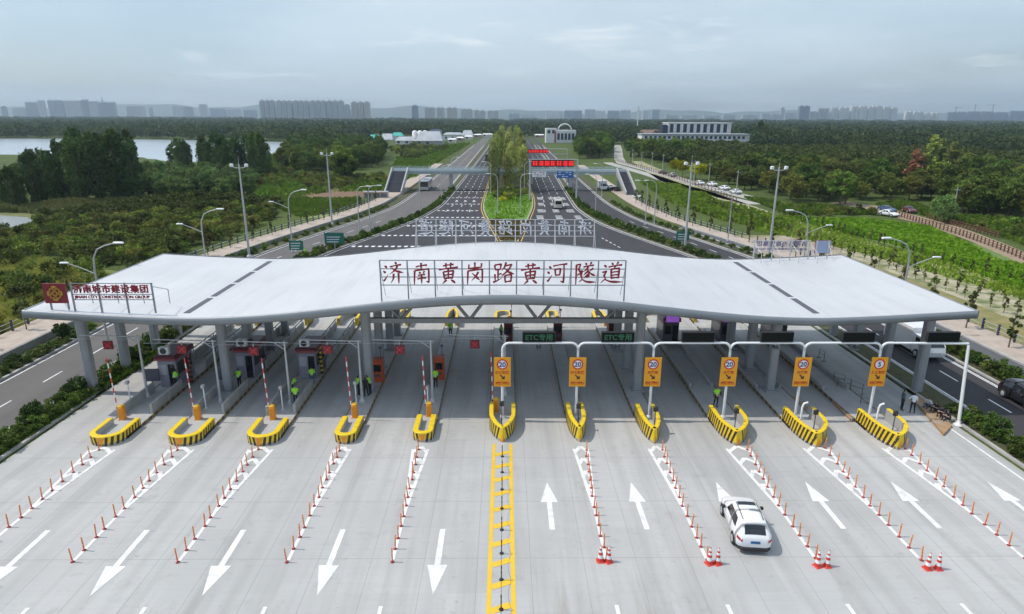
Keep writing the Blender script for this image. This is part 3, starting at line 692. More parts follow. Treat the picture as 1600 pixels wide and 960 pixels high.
# ------------------------------------------------------------------ toll islands
HAZ = [YEL, mat('brown_black_hazard_paint', (.045,.028,.02), .5), KERB, ORG, REDP]
FADY = mat('faded_yellow_kerb_paint', (.30,.22,.08), .7)
def outline_left(w):
    hw = w/2; P = [(-hw, 2.9), (-hw, hw*.9)]
    P += [(-hw*math.cos(a), hw*.9-hw*.9*math.sin(a)) for a in np.linspace(0, math.pi, 17)[1:-1]]
    return P+[(hw, hw*.9), (hw, 2.9)]
def outline_right(w, tip):
    hw = w/2; P = []
    for a in np.linspace(1, 0, 12): P.append((tip+(-hw-tip)*math.sin(a*math.pi/2)**.8*1. if a > 0 else tip, 2.6*a**1.15))
    Q = []
    for a in np.linspace(0, 1, 12)[1:]: Q.append((tip+(hw-tip)*math.sin(a*math.pi/2)**.8, 2.6*a**1.15))
    return [(-hw, 4.1)]+P+Q+[(hw, 4.1)]
def resamp(P, n):
    P = np.array(P); s = np.concatenate([[0], np.cumsum(np.linalg.norm(np.diff(P, axis=0), axis=1))])
    return lambda t: (float(np.interp(t, s, P[:, 0])), float(np.interp(t, s, P[:, 1]))), s[-1]
def nose_barrier(P, h, th, pitch, slant, pointed, y0, flip=1):
    mb = MB(); O, Lt = resamp(P, 0); half = Lt/2
    # outer face: base coat and slanted bands 3 mm proud, all following the outline
    n = 72
    def nrm(t):
        a, b = O(max(t-.06, 0)), O(min(t+.06, Lt)); d = np.array(b)-np.array(a); d = d/(np.linalg.norm(d)+1e-9); return np.array([-d[1], d[0]])*-1
    def pt(t, z, k=0.): t = min(max(t, 0), Lt); p = np.array(O(t)); q = p+nrm(t)*k; return (q[0], q[1]*flip+y0, z)
    T = np.linspace(0, Lt, n+1)
    fc = 1 if flip > 0 else -1
    def G(rows, mi): mb.grid(rows if fc > 0 else [list(reversed(q)) for q in rows], mi, False)
    G([[pt(t, 0), pt(t, h)] for t in T][::-1], 0)
    G([[pt(t, h), pt(t, h+.03, -.04), pt(t, h+.03, -th+.04), pt(t, h, -th)] for t in T][::-1], 0)
    G([[pt(t, h, -th), pt(t, .2, -th)] for t in T][::-1], 2)
    for t in (0, Lt):
        q = [pt(t, 0), pt(t, h), pt(t, h, -th), pt(t, 0, -th)]; mb.add(q, [(0,1,2,3) if (t == 0) == (fc > 0) else (3,2,1,0)], 0)
    k = int(half/pitch)
    for sgn in (-1, 1):
        for i in range(k+1):
            t0 = half+sgn*(i*pitch+pitch*.55)
            rows = []
            for z in np.linspace(.03, h-.04, 5):
                sh = sgn*slant*(1.-z/h) if pointed else sgn*slant*(z/h)
                a = t0+sh; a2 = a+sgn*pitch*.5
                lo, hi = (a, a2) if sgn > 0 else (a2, a)
                if pointed:
                    if sgn > 0: lo = max(lo, half); hi = max(hi, half)
                    else: lo = min(lo, half); hi = min(hi, half)
                lo = min(max(lo, 0.02), Lt-.02); hi = min(max(hi, 0.02), Lt-.02)
                rows.append([pt(lo, z, .006), pt((lo+hi)/2, z, .006), pt(hi, z, .006)])
            G(rows, 1)
    # orange reflector triangle on the nose
    m0 = half; tw = .26
    if pointed: q = [pt(m0-tw*.8, .04, .012), pt(m0, .04, .014), pt(m0+tw*.8, .04, .012), pt(m0+.03, .55, .012), pt(m0-.03, .55, .012)]; F = [(0,1,3,4)[:4], (1,2,3)]
    else: q = [pt(m0-tw, h-.1, .012), pt(m0, h-.1, .014), pt(m0+tw, h-.1, .012), pt(m0+.02, .05, .012), pt(m0-.02, .05, .012)]; F = [(4,3,1,0), (3,2,1)]
    mb.add(q, F, 3)
    return mb
def island(i):
    w = IW[i]; x = IX[i]; left = i < 5; yn = 39.3-(.25 if i < 3 else 0)+(.25 if 4 <= i <= 6 else 0)-(.0 if i < 8 else .3*(i-7))
    side = ['left','left','left','left','left','middle','right','right','right','right','right'][i]
    lab = {0:'wide concrete toll island at the far left with a booth and rounded striped nose',1:'wide concrete toll island with booth and rounded nose, second from the left',2:'wide concrete toll island with booth and rounded nose, third from the left',
           3:'narrow concrete toll island with rounded striped nose, carrying the left pair of tall columns',4:'narrow concrete toll island with rounded nose just left of the middle island',5:'middle toll island with pointed striped nose at the end of the yellow road band',
           6:'narrow toll island with pointed striped nose just right of the middle island',7:'narrow toll island with pointed striped nose, carrying the right pair of tall columns',8:'wide toll island with pointed striped nose where a guard in a green vest stands',
           9:'wide toll island with pointed striped nose, second from the right',10:'wide toll island with pointed striped nose at the far right under the 5 sign'}[i]
    r = thing('toll_island', lab, 'traffic island', (x, yn, 0), 0, 'toll islands under the canopy')
    tip = NX[i]-x if not left else 0
    Pn = outline_left(w) if left else outline_right(w, tip)
    ylen = 66.-yn; Pf = [(p[0], ylen+2.6-p[1]) for p in reversed(outline_left(w) if i > 5 else outline_right(w, 0))]
    poly = [p for p in Pn]+[p for p in Pf]
    s = MB(); s.prism(poly, 0, .2, 0); s.build('slab', CONC, r)
    nb = nose_barrier(Pn, .68 if left else 1.08, .38 if left else .3, .36 if left else .36, .13 if left else .36, not left, 0); nb.build('nose_barrier', HAZ, r)
    fb = nose_barrier(outline_right(w, 0) if left else outline_left(w), 1.0 if left else .68, .3, .34, .2, left, ylen+2.6, -1); fb.build('nose_barrier', HAZ, r)
    for sx in (-1, 1):
        kb = MB()
        y = 4.2 if not left else 3.0; j = 0
        while y < ylen-2:
            a = sx*(w/2); b_ = sx*(w/2+.05); y1 = y+.42
            kb.bx(min(a,b_), y, 0, max(a,b_), y1, .235, j % 2); y = y1; j += 1
        kb.build('kerb', [BROWNK, FADY], r)
    g_ = MB()
    if i < 3:                                                       # guard walls round the booth
        for sx in (-1, 1):
            for ya, yb_ in (((4.6,9.4) if sx > 0 else (4.2, 8.8)), (13.6, 24.5)):
                g_.bev(sx*(w/2-.16)-.1, ya, .2, sx*(w/2-.16)+.1, yb_, .95, .04)
                for yy in np.arange(ya+.5, yb_-.3, 1.9): g_.bx(sx*(w/2-.16)-.14, yy, .2, sx*(w/2-.16)+.14, yy+.25, .80)
        g_.build('guard_wall', KERB, r)
        h_ = MB()
        for sx in (-1, 1): h_.tube([(sx*(w/2-.16), 13.6, 1.25), (sx*(w/2-.16), 24.5, 1.25)], .05, 6); [h_.tube([(sx*(w/2-.16), y, .9), (sx*(w/2-.16), y, 1.25)], .035, 6) for y in np.arange(13.7, 24.5, 2.1)]
        h_.build('guard_rail', DKG, r)
    elif i >= 8:
        for sx in (-1, 1): g_.bev(sx*(w/2-.2)-.1, 9.5, .2, sx*(w/2-.2)+.1, 24., .52, .04)
        g_.build('guard_wall', KERB, r)
    return r
ISL = [island(i) for i in range(11)]
LR = lambda i: ['the far left island','the second island from the left','the third island from the left','the left column island','the island left of the middle','the middle island','the island right of the middle','the right column island','the third island from the right','the second island from the right','the far right island'][i]

# yellow road band: posts joined by a chain
for j in range(13):
    y = 14.2+j*1.95
    p = thing('chain_post', f'dark chain post on the yellow band, {nth(12-j)} from the middle island', 'post', (-.15, y, pz), 0, 'chain posts along the yellow centre band')
    b_ = MB(); b_.lathe([(.11,0),(.11,.03),(.045,.07)], 10); b_.build('base', RUBBER, p)
    q = MB()
    for k in range(5): q.cyl((0,0,.06+k*.15), (0,0,.06+(k+1)*.15), .032, None, 8, k % 2)
    q.lathe([(.036,.81),(.036,.84),(0,.86)], 8, mi=1); q.build('post', [BLK, mat('dull_olive_band', (.25,.22,.05), .5)], p)
    if j < 12:
        ch = MB(); ch.tube([(0, 1.95*t_, .74-.25*math.sin(math.pi*t_)) for t_ in np.linspace(0, 1, 9)], .011, 5); ch.build('chain', BLK, p)

# ------------------------------------------------------------------ delineator posts and cones
def delineator():
    p = thing('delineator_post', '', 'post')
    b_ = MB(); b_.lathe([(.10,0),(.10,.025),(.045,.06),(0,.06)], 10); b_.build('base', mat('dark_red_base', (.30,.03,.025), .6), p)
    q = MB(); zs = [.05,.36,.43,.50,.57,.64,.78]
    for k in range(6): q.cyl((0,0,zs[k]), (0,0,zs[k+1]), .036, None, 8, k % 2)
    q.lathe([(.036,.78),(.026,.81),(0,.815)], 8); q.build('post', [DELIN, mat('amber_reflective_band', (.72,.36,.06), .35)], p); return p
DEL = delineator(); used = [False]
def rowname(i): return f'the row leading to {LR(i)}'
for i in range(11):
    if i == 5: continue
    x = NX[i]; n = 13
    for k in range(n):
        y = 27.3+k*(11.2/(n-1)); sx_ = 0.
        if y > 32: sx_ = (y-32)/7.*(IW[i]/2*.55)*(-1 if i < 5 else 1)*(.35 if i < 5 else 1)
        lab = f'orange delineator, {nth(k)} from the near end, leading to {LR(i)}'
        if not used[0]: o = DEL; used[0] = True; o.location = (x+sx_, y, pz); tag(o, lab, None, 'orange delineator posts along the white lane tapers')
        else: o = dup(DEL, (x+sx_+random.uniform(-.03,.03), y+random.uniform(-.12,.12), pz), random.random()*6, lab, 'orange delineator posts along the white lane tapers')
        o.rotation_euler.x = random.uniform(-.06,.06); o.rotation_euler.y = random.uniform(-.07,.07)
def cone():
    p = thing('traffic_cone', '', 'traffic cone'); b_ = MB()
    b_.bev(-.21,-.21,0,.21,.21,.05,.05); b_.build('base', REDP, p)
    q = MB(); zs = [.05,.22,.40,.54,.66,.76,.90]; R_ = lambda z: .165-(z-.05)*.148
    for k in range(6): q.lathe([(R_(zs[k]),zs[k]),(R_(zs[k+1]),zs[k+1])], 12, mi=(0,1,0,1,0,1)[k])
    q.lathe([(.039,.9),(.03,.92),(0,.92)], 10); q.build('body', [REDP, WHITEM], p); return p
CN = cone(); first = True
for i, ((xa, ya), (xb_, yb_)) in zip((6,7,8,9), (((938,877),(951,878)),((1108,881),(1121,881)),((1277,885),(1292,885)),((1449,889),(1465,889)))):
    for s, q in (('left', (xa, ya)), ('right', (xb_, yb_))):
        x, y = at(*q); lab = f'{s} striped cone of the pair in line with {LR(i)}'
        if first: CN.location = (x, y, .01); tag(CN, lab, None, 'cone pairs at the ends of the post rows'); first = False
        else: dup(CN, (x, y, .01), random.random()*.4, lab, 'cone pairs at the ends of the post rows')

# ------------------------------------------------------------------ barrier gates
def gate():
    p = thing('barrier_gate', '', 'barrier'); q = MB(); q.bev(-.2,-.2,.0,.2,.2,1.0,.05); q.bx(-.22,-.22,0,.22,.22,.06); q.build('cabinet', ORG, p)
    c_ = MB(); c_.bev(-.18,-.18,1.0,.18,.18,1.12,.06); c_.build('cap', mat('amber_cap', (.85,.45,.02), .4), p)
    a = MB(); n = 10
    for k in range(n):
        z0, z1 = .95+k*.38, .95+(k+1)*.38; dx = lambda z: -.03*(z-.95)
        a.tube([(-.24+dx(z0), 0, z0), (-.24+dx(z1), 0, z1)], .045, 6, k % 2)
    a.build('arm', [WHITEM, mat('boom_red', (.62,.06,.05), .4)], p)
    v = MB(); v.tube([(-.2,0,.92),(-.3,0,.92)], .09, 10); v.build('pivot', DKG, p); return p
GT = gate()
gl = [(192,655,0),(310,655,1),(427,655,2),(555,652,3),(671,650,4),(775,643,5)]
for k, (px, py, i) in enumerate(gl):
    x, y = at(px, py, .2); lab = f'orange barrier gate with raised striped arm on {LR(i)}'
    if k == 0: GT.location = (x, y, .2); tag(GT, lab, None, 'barrier gates with raised arms')
    else: dup(GT, (x, y, .2), 0, lab, 'barrier gates with raised arms')
for i in (5,6,7,8,9,10):
    dup(GT, (IX[i]+IW[i]/2-.35, 64.6, .2), math.pi, f'orange barrier gate at the rear end of {LR(i)}', 'barrier gates with raised arms')

# ------------------------------------------------------------------ white sign gantry on the right, its boards and signs
gpx = [(785,652),(900,655),(1018,661),(1138,664),(1257,668),(1379,670)]
gy = 42.9; GX = [at(px, py, .2)[0] for px, py in gpx]; GXE = at(1507, 671, .0)[0]; gz = 6.05
g = thing('sign_gantry', 'white tubular gantry with rounded spans standing on the right island noses', 'gantry', (0, gy, 0))
for x in GX:
    p = MB(); p.cyl((x,0,.2), (x,0,gz-.55), .10, .09, 12); p.lathe([(.25,.2),(.25,.25),(.12,.42)], 12, (x,0,0)); p.build('post', WHITEM, g)
p = MB(); p.cyl((GXE,-.9,.05), (GXE,-.2,gz-.1), .12, .10, 12); p.lathe([(.36,.02),(.36,.09),(.15,.14),(.13,.4)], 12, (GXE,-.9,0)); p.build('post', WHITEM, g)
xs_ = GX+[GXE]
for a, b_ in zip(xs_[:-1], xs_[1:]):
    s = MB(); cr = .5
    pts = [(a, 0, gz-.6)]+[(a+cr-cr*math.cos(t_), 0, gz-cr+cr*math.sin(t_)) for t_ in np.linspace(0, math.pi/2, 7)]
    if b_ is not GXE: pts += [(b_-cr+cr*math.sin(t_), 0, gz-cr+cr*math.cos(t_)) for t_ in np.linspace(0, math.pi/2, 7)]+[(b_, 0, gz-.6)]
    else: pts += [(b_, -.15, gz)]
    s.tube(pts, .085, 10); s.build('span', WHITEM, g)
signtxt = ['ETC车道','ETC车道','大客车','大客车','大客车','人工车道']
REDT = mat('red_sign_text', (.55,.03,.02), .5)
def lane_sign(i, x, num):
    lab = {0:'amber lane sign with 20 limit on the middle island post',1:'amber lane sign with 20 limit on the second gantry post from the middle',2:'amber lane sign with 20 limit on the third gantry post from the middle',3:'amber lane sign with 20 limit above the guard in a green vest',4:'amber lane sign with 20 limit, next to the 5 sign',5:'amber lane sign with a 5 limit near the right end of the gantry'}[i]
    s = thing('lane_sign', lab, 'sign', (x, gy-.13, 2.75), 0, 'amber lane signs on the gantry posts')
    bd = MB(); bd.bx(-.6,-.02,0,.6,.02,2.25); bd.build('board', SIGNO, s)
    br = MB(); br.bx(-.5,.02,.5,.5,.06,.58); br.bx(-.5,.02,1.65,.5,.06,1.73); br.build('bracket', GALV, s)
    def disc(r, y, m, nm):
        d = MB(); n = 28; d.add([(r*math.cos(2*math.pi*k/n), y, 1.72+r*math.sin(2*math.pi*k/n)) for k in range(n)], [tuple(range(n))]); d.build(nm, m, s)
    disc(.40, -.026, REDR, 'limit_ring'); disc(.30, -.030, WHITEM, 'limit_disc')
    o = link('numeral', text_mesh(num, .50, .004, .012), BLUEN, s); o.location = (0, -.038, 1.72)
    o = link('lettering', text_mesh(signtxt[i], .26, .004, .008), REDT, s); o.location = (0, -.028, 1.10)
    ar = MB(); ar.add([(-.2,-.026,.88),(-.12,-.026,.94),(.08,-.026,.74),(0.02,-.026,.66)], [(0,1,2,3)]); ar.add([(.18,-.026,.58),(.18,-.026,.86),(-.1,-.026,.58)], [(0,1,2)]); ar.build('arrow', BLK, s)
    o = link('lettering', text_mesh('减速慢行', .25, .004, .01), REDT, s); o.location = (0, -.028, .27)
for i in range(6): lane_sign(i, GX[i], '20' if i < 5 else '5')
LEDB = mat('led_board_face', (.006,.008,.007), .6, spec=.15)
bx_ = [842,965,1090,1213,1340,1472]
for i, px in enumerate(bx_):
    x, z = aty(px, 531, gy)
    s = thing('led_board', ['dark LED board reading ETC in dim green, nearest the middle island','dark LED board reading ETC in dim green, second from the middle','unlit dark LED board above the lane between the right columns and the guard','unlit dark LED board above the lane right of the guard','unlit dark LED board between the last 20 sign and the 5 sign','unlit dark LED board at the right end of the white gantry'][i], 'display board', (x, gy, gz+.09), 0, 'LED boards on the white gantry')
    c_ = MB(); c_.bev(-1.18,-.14,.02,1.18,.14,.76,.03); c_.build('housing', BLK, s)
    fc = MB(); fc.bx(-1.13,-.148,.06,1.13,-.141,.72); fc.build('screen', LEDB, s)
    f_ = MB(); [f_.bx(q-.04,-.06,-.03,q+.04,.06,.02) for q in (-.8,.8)]; f_.build('bracket', GALV, s)
    if i < 2: o = link('lettering', text_mesh('ETC专用', .52, .004, .01), GREENL, s); o.location = (0, -.155, .39)
    # lane camera under the span
    if i in (0, 1, 3, 4):
        q = thing('lane_camera', f'small dark camera below the {nth(i)} LED board from the middle', 'camera', (x, gy, gz-.4), 0, 'cameras under the gantry spans')
        m1 = MB(); m1.bev(-.18,-.2,0,.18,.2,.18,.04); m1.build('body', CHAR, q); m2 = MB(); m2.cyl((0,0,.17),(0,0,.32), .03); m2.build('stem', GALV, q)
# small signal lights on thin posts inside the pointed noses
for k, (px, py) in enumerate(((784,664),(903,668),(1022,673),(1147,676),(1270,678),(1393,680))):
    x, y = at(px, py, .2)
    s = thing('signal_light', f'small black signal light inside the pointed nose of {LR(5+k)}', 'traffic light', (x, y, .2), 0, 'signal lights inside the pointed noses')
    a = MB(); a.cyl((0,0,0),(0,0,1.55), .035); a.build('post', DKG, s); a = MB(); a.bev(-.16,-.1,1.5,.16,.1,1.85,.04); a.build('head', BLK, s)
    a = MB(); a.lathe([(.09,0),(.07,.02),(0,.025)], 10); o = a.build('lens', GLASSD, s); o.rotation_euler.x = rad(90); o.location = (0,-.1,1.68)

# ------------------------------------------------------------------ grey signal masts on the left
mpx = [(231,620,0),(345,628,1),(454,631,2),(566,628,3),(676,628,4)]
for k, (px, py, i) in enumerate(mpx+[(789,618,5)]):
    x, y = at(px, py, .2)
    s = thing('signal_mast', f'slim white mast with cantilever arm standing on {LR(i)}', 'mast', (x, y, .2), 0, 'signal masts on the left islands')
    h = 5.1; a = MB(); a.cyl((0,0,0),(0,0,h), .11, .07, 10); a.lathe([(.26,0),(.26,.06),(.1,.4)], 10); a.build('pole', GALV, s)
    a = MB(); a.tube([(.25,0,h-.12),(-4.4,0,h+.02)], [.05,.04], 8); a.tube([(0,0,h-.7),(-.75,0,h-.12)], .035, 6); a.tube([(.2,0,h-.3),(-5.2,0,h-.28)], .018, 5); a.build('arm', GALV, s)
    q = thing('lane_signal', f'small red cross signal over the lane left of {LR(i)}', 'lane signal', (x-2.35, y, h-.60), 0, 'red cross lane signals')
    a = MB(); a.bev(-.36,-.09,-.3,.36,.09,.36,.03); a.build('housing', mat('dark_red_housing', (.17,.018,.025), .5), q)
    a = MB(); 
    for sg in (-1, 1): a.add([(-.24*sg-.05,-.097-.002*sg,-.20),(-.24*sg+.05,-.097-.002*sg,-.20),(.24*sg+.05,-.097-.002*sg,.26),(.24*sg-.05,-.097-.002*sg,.26)], [(0,1,2,3)])
    a.build('cross', REDL, q); a = MB(); a.cyl((0,0,.35),(0,0,.62), .03); a.build('hanger', GALV, q)

# ------------------------------------------------------------------ booths
def booth(label, loc, purple=False):
    b_ = thing('toll_booth', label, 'toll booth', loc, 0, 'toll booths on the wide islands')
    W, D, Ht = 1.5, 3.0, 2.35; w = MB(); w.bev(-W/2,0,0,W/2,D,Ht,.12); w.build('wall', BOOTH if not purple else mat('booth_dark_panel', (.10,.09,.11), .4) if 'booth_dark_panel' not in bpy.data.materials else bpy.data.materials['booth_dark_panel'], b_)
    r_ = MB(); r_.bev(-W/2-.12,-.12,Ht,W/2+.12,D+.12,Ht+.42,.08); r_.build('roof', mat('booth_maroon_roof', (.10,.02,.028), .35) if 'booth_maroon_roof' not in bpy.data.materials else bpy.data.materials['booth_maroon_roof'], b_)
    t_ = MB(); t_.bx(-W/2-.125,-.128,Ht+.02,W/2+.125,-.12,Ht+.12); t_.bx(W/2+.12,-.12,Ht+.02,W/2+.128,D+.12,Ht+.12); t_.build('trim', mat('booth_red_trim', (.40,.07,.08), .4), b_)
    d = MB(); d.bx(.12,-.02,.05,.66,-.004,2.0); d.build('door', GLASSD, b_)
    d = MB(); d.bx(-.62,-.02,1.1,-.02,-.004,1.95); d.build('front_window', GLASSD if purple else mat('pale_notice_panel', (.42,.42,.47), .4), b_)
    for sx in (-1, 1):
        x = sx*W/2; d = MB(); d.bx(min(x+sx*.004,x+sx*.02), .3, 1.0, max(x+sx*.004,x+sx*.02), 2.6, 2.0); d.build('side_window', GLASSD, b_)
    a = MB(); a.bev(-.42,-.0,0,.42,.38,.62,.05); ao = a.build('air_conditioner', WHITEM if not purple else DKG, b_); ao.location = (-.15, .15, Ht+.42)
    fn = MB(); n = 20; fn.lathe([(.26,0),(.24,.02),(.08,.012),(0,.03)], n); fo = fn.build('fan_grille', CHAR, ao); fo.rotation_euler.x = rad(90); fo.location = (0, -.004, .31)
    if purple:
        a = MB(); a.bx(-.62,-.2,Ht+.02,.62,-.135,Ht+.66); a.build('screen', PURPL, b_)
    return b_
booth('lilac grey toll booth with maroon roof on the far left island', (-27.35, 48.5, .2)); booth('lilac grey toll booth with maroon roof, second from the left', (-21.85, 50.4, .2)); booth('lilac grey toll booth with maroon roof nearest the middle lanes', (-16.6, 50.3, .2))
booth('dark toll booth with purple screen just right of the tall right columns', (16.15, 58.6, .2), True); booth('dark toll booth with purple screen, middle one of the three on the right', (21.7, 58.6, .2), True); booth('dark toll booth with purple screen on the far right island', (27.0, 59.2, .2), True)
def kiosk(label, loc, m, h=1.9):
    k = thing('payment_kiosk', label, 'kiosk', loc, 0, 'payment kiosks on the narrow islands'); a = MB(); a.bev(-.42,-.35,0,.42,.35,h,.06); a.build('cabinet', m, k)
    a = MB(); a.bev(-.47,-.42,h,.47,.4,h+.12,.04); a.build('roof', m, k); a = MB(); a.bx(-.3,-.365,.95,.3,-.352,1.55); a.build('screen', GLASSD, k); a = MB(); a.bx(-.24,-.37,.5,.24,-.352,.72); a.build('keypad', DKG, k)
    a = MB(); a.cyl((.25,.1,h+.1),(.25,.1,h+1.), .03); a.bev(.15,-.02,h+.95,.35,.2,h+1.1,.03); a.build('antenna', DKG, k)
KR = mat('kiosk_orange_red', (.50,.09,.03), .4); KM = mat('kiosk_dark_maroon', (.13,.02,.025), .4)
kiosk('orange red payment kiosk beside the left tall columns', (-10.55, 49.8, .2), KR); kiosk('orange red payment kiosk with a worker in front of it', (-5.5, 50.3, .2), KR)
kiosk('dark maroon kiosk on the middle island', (.35, 59.5, .2), KM, 2.1); kiosk('dark maroon kiosk between the two green ETC boards', (5.25, 60., .2), KM, 2.1); kiosk('dark maroon kiosk behind the right tall columns', (10.5, 59., .2), KM, 2.1)
# price boards, camera posts and striped guard posts on the left islands
for i, (px, py) in enumerate(((240,608),(352,606))):
    x, y = at(px, py, .2); s = thing('price_board', f'dark blank information board before the booth on {LR(i)}', 'information board', (x, y, .2), .12, 'information boards by the booths')
    a = MB(); a.cyl((0,0,0),(0,0,.9), .06); a.build('post', DKG, s); a = MB(); a.bev(-.62,-.06,.7,.62,.06,1.75,.03); a.build('panel', mat('slate_panel', (.075,.08,.11), .35), s)
for i, (px, py) in enumerate(((205,632),(322,638),(442,640),(557,632),(669,640))):
    x, y = at(px, py, .2); s = thing('camera_post', f'thin white camera post beside the raised arm on {LR(i)}', 'camera post', (x, y, .2), 0, 'camera posts on the left islands')
    a = MB(); a.cyl((0,0,0),(0,0,1.75), .05); a.lathe([(.12,0),(.12,.03),(.05,.06)], 8); a.build('post', WHITEM, s); a = MB(); a.bev(-.11,-.2,1.72,.11,.14,1.95,.03); a.build('camera', GALV, s)
for i, (px, py) in enumerate(((1210,655),(1330,668))):
    pass
for k, (px, py) in enumerate(((1252,676),(1370,678))):
    x, y = at(px, py-6, .2); s = thing('camera_post', ['bent white camera post inside the nose of the second island from the right','bent white camera post inside the nose of the far right island','thin white camera post on the second lane island right of the middle','thin white camera post behind the guard in a green vest'][k], 'camera post', (x-.15, y, .2))
    a = MB(); a.tube([(0,0,0),(0,0,1.7),(.08,0,1.95),(.35,0,2.05)], .07, 8); a.build('post', WHITEM, s)
for k, (px, py, c_) in enumerate(((300,597,0),(400,585,1),(503,583,1))):
    x, y = at(px, py, .2); s = thing('guard_post', ['tall dark red and black hazard post beside the far left booth','tall black and yellow hazard post beside the second booth from the left','tall black and yellow hazard post beside the third booth from the left'][k], 'post', (x, y, .2))
    a = MB(); [a.cyl((0,0,z*.2),(0,0,z*.2+.2), .12, None, 10, z % 2) for z in range(12)]; a.build('post', [BLK, YEL if c_ else mat('oxide_red', (.35,.08,.05), .5)], s)
    a = MB(); a.lathe([(.2,0),(.2,.04),(.12,.05)], 10); a.build('base', RUBBER, s)
# orange ramps / painted kerb ends at the right islands, white lines of the guard walls
ok_ = MB()
for q in ([(1424,624),(1436,622),(1487,668),(1474,682)], [(1300,630),(1316,628),(1348,652),(1330,660)], [(1225,624),(1240,622),(1262,640),(1246,645)]):
    ok_.prism([at(*p) for p in q][::-1], .0, .19, 0)
struct('painted_kerb_end', ok_, mat('orange_kerb_paint', (.40,.20,.06), .75, col2=(.36,.30,.23), scale=1.2, detail=7))
# small yellow ground barriers by the far lanes
for k, (px, py) in enumerate(((1283,562),(1310,600),(1318,608),(1337,614),(1352,640))):
    x, y = at(px, py, .0); s = thing('lane_barrier', f'low grey folding barrier under the right canopy end, {nth(k)} counted from the back', 'barrier', (x, y, .01), random.random()*3, 'folding barriers under the right side of the canopy')
    a = MB(); a.tube([(-.5,0,0),(-.5,0,.9),(.5,0,.9),(.5,0,0)], .025, 6); a.build('frame', DKG, s); a = MB(); a.tube([(-.5,-.25,.02),(-.5,.25,.02)], .03, 6); a.tube([(.5,-.25,.02),(.5,.25,.02)], .03, 6); a.tube([(-.5,0,.5),(.5,0,.5)], .02, 5); a.build('foot', DKG, s)
# ------------------------------------------------------------------ people
SKIN = mat('skin', (.48,.29,.20), .55); HAIR = mat('black_hair', (.018,.015,.014), .6); SHOE = mat('black_shoes', (.02,.02,.02), .5)
HIVIS = mat('lime_safety_vest', (.34,.80,.03), .6); NAVY = mat('navy_cloth', (.02,.025,.05), .8); BLACKC = mat('black_cloth', (.02,.02,.022), .8)
WHITEC = mat('white_shirt', (.72,.74,.78), .7); JEANS = mat('blue_jeans', (.10,.14,.24), .8); GREYC = mat('slate_shirt', (.10,.12,.15), .8); SILV = mat('silver_tape', (.6,.6,.58), .4); CAPM = mat('dark_cap', (.03,.03,.04), .7)
def pose(kind):
    J = dict(pel=(0,0,.95),spi=(0,0,1.13),che=(0,0,1.32),nek=(0,.01,1.48),hed=(0,-.02,1.60),top=(0,-.005,1.71),nos=(0,-.115,1.595),
        hl=(-.09,0,.90),kl=(-.10,-.02,.50),al=(-.10,.02,.09),tl=(-.11,-.15,.04),hr=(.09,0,.90),kr=(.10,-.02,.50),ar=(.10,.02,.09),tr=(.11,-.15,.04),
        sl=(-.17,0,1.40),el=(-.23,.03,1.13),wl=(-.24,-.06,.89),pl=(-.24,-.08,.81),sr=(.17,0,1.40),er=(.23,.03,1.13),wr=(.24,-.06,.89),pr=(.24,-.08,.81))
    if kind == 'lean':
        for k in ('spi','che','nek','hed','top','nos','sl','sr'): x,y,z = J[k]; d = z-.95; J[k] = (x, y-d*.35, .95+d*.93)
        J.update(el=(-.22,-.22,1.05),wl=(-.16,-.42,1.02),pl=(-.14,-.49,1.0),er=(.22,-.22,1.05),wr=(.16,-.42,1.02),pr=(.14,-.49,1.0))
    if kind == 'hips':
        J.update(er=(.36,.06,1.17),wr=(.20,-.06,1.02),pr=(.13,-.09,1.0),kl=(-.14,-.02,.5),al=(-.17,.02,.09),tl=(-.19,-.14,.04))
    if kind == 'point':
        J.update(er=(.30,-.18,1.25),wr=(.28,-.42,1.25),pr=(.28,-.50,1.25),tr=(.16,-.14,.04))
    if kind == 'walk':
        J.update(kl=(-.10,-.16,.52),al=(-.10,-.24,.10),tl=(-.10,-.40,.08),kr=(.10,.06,.5),ar=(.10,.26,.12),tr=(.10,.14,.04),el=(-.23,.14,1.15),wl=(-.22,.12,.90),pl=(-.22,.1,.82),er=(.23,-.06,1.13),wr=(.23,-.22,.93),pr=(.22,-.28,.86))
    if kind == 'sit':
        for k in J: x,y,z = J[k]; J[k] = (x, y, z-.83)
        J.update(kl=(-.16,-.40,.40),al=(-.12,-.44,.07),tl=(-.12,-.60,.04),kr=(.16,-.40,.40),ar=(.12,-.46,.07),tr=(.12,-.62,.04))
        for k in ('che','nek','hed','top','nos','sl','sr'): x,y,z = J[k]; J[k] = (x, y-(z-.12)*.28, z-.02)
        J.update(el=(-.24,-.22,.36),wl=(-.13,-.40,.44),pl=(-.06,-.46,.44),er=(.24,-.22,.36),wr=(.13,-.40,.44),pr=(.06,-.46,.46))
    return J
RADII = dict(pel=.14,spi=.128,che=.145,nek=.055,hed=.098,top=.062,nos=.018,h=.095,k=.062,a=.042,t=.036,s=.066,e=.045,w=.029,p=.033)
BONES = [('pel','spi','top'),('spi','che','top'),('che','nek','top'),('nek','hed','skin'),('hed','top','skin'),('hed','nos','skin'),
 ('pel','hl','leg'),('hl','kl','leg'),('kl','al','leg'),('al','tl','shoe'),('pel','hr','leg'),('hr','kr','leg'),('kr','ar','leg'),('ar','tr','shoe'),
 ('che','sl','top'),('sl','el','top'),('el','wl','arm'),('wl','pl','skin'),('che','sr','top'),('sr','er','top'),('er','wr','arm'),('wr','pr','skin')]
PCACHE = {}
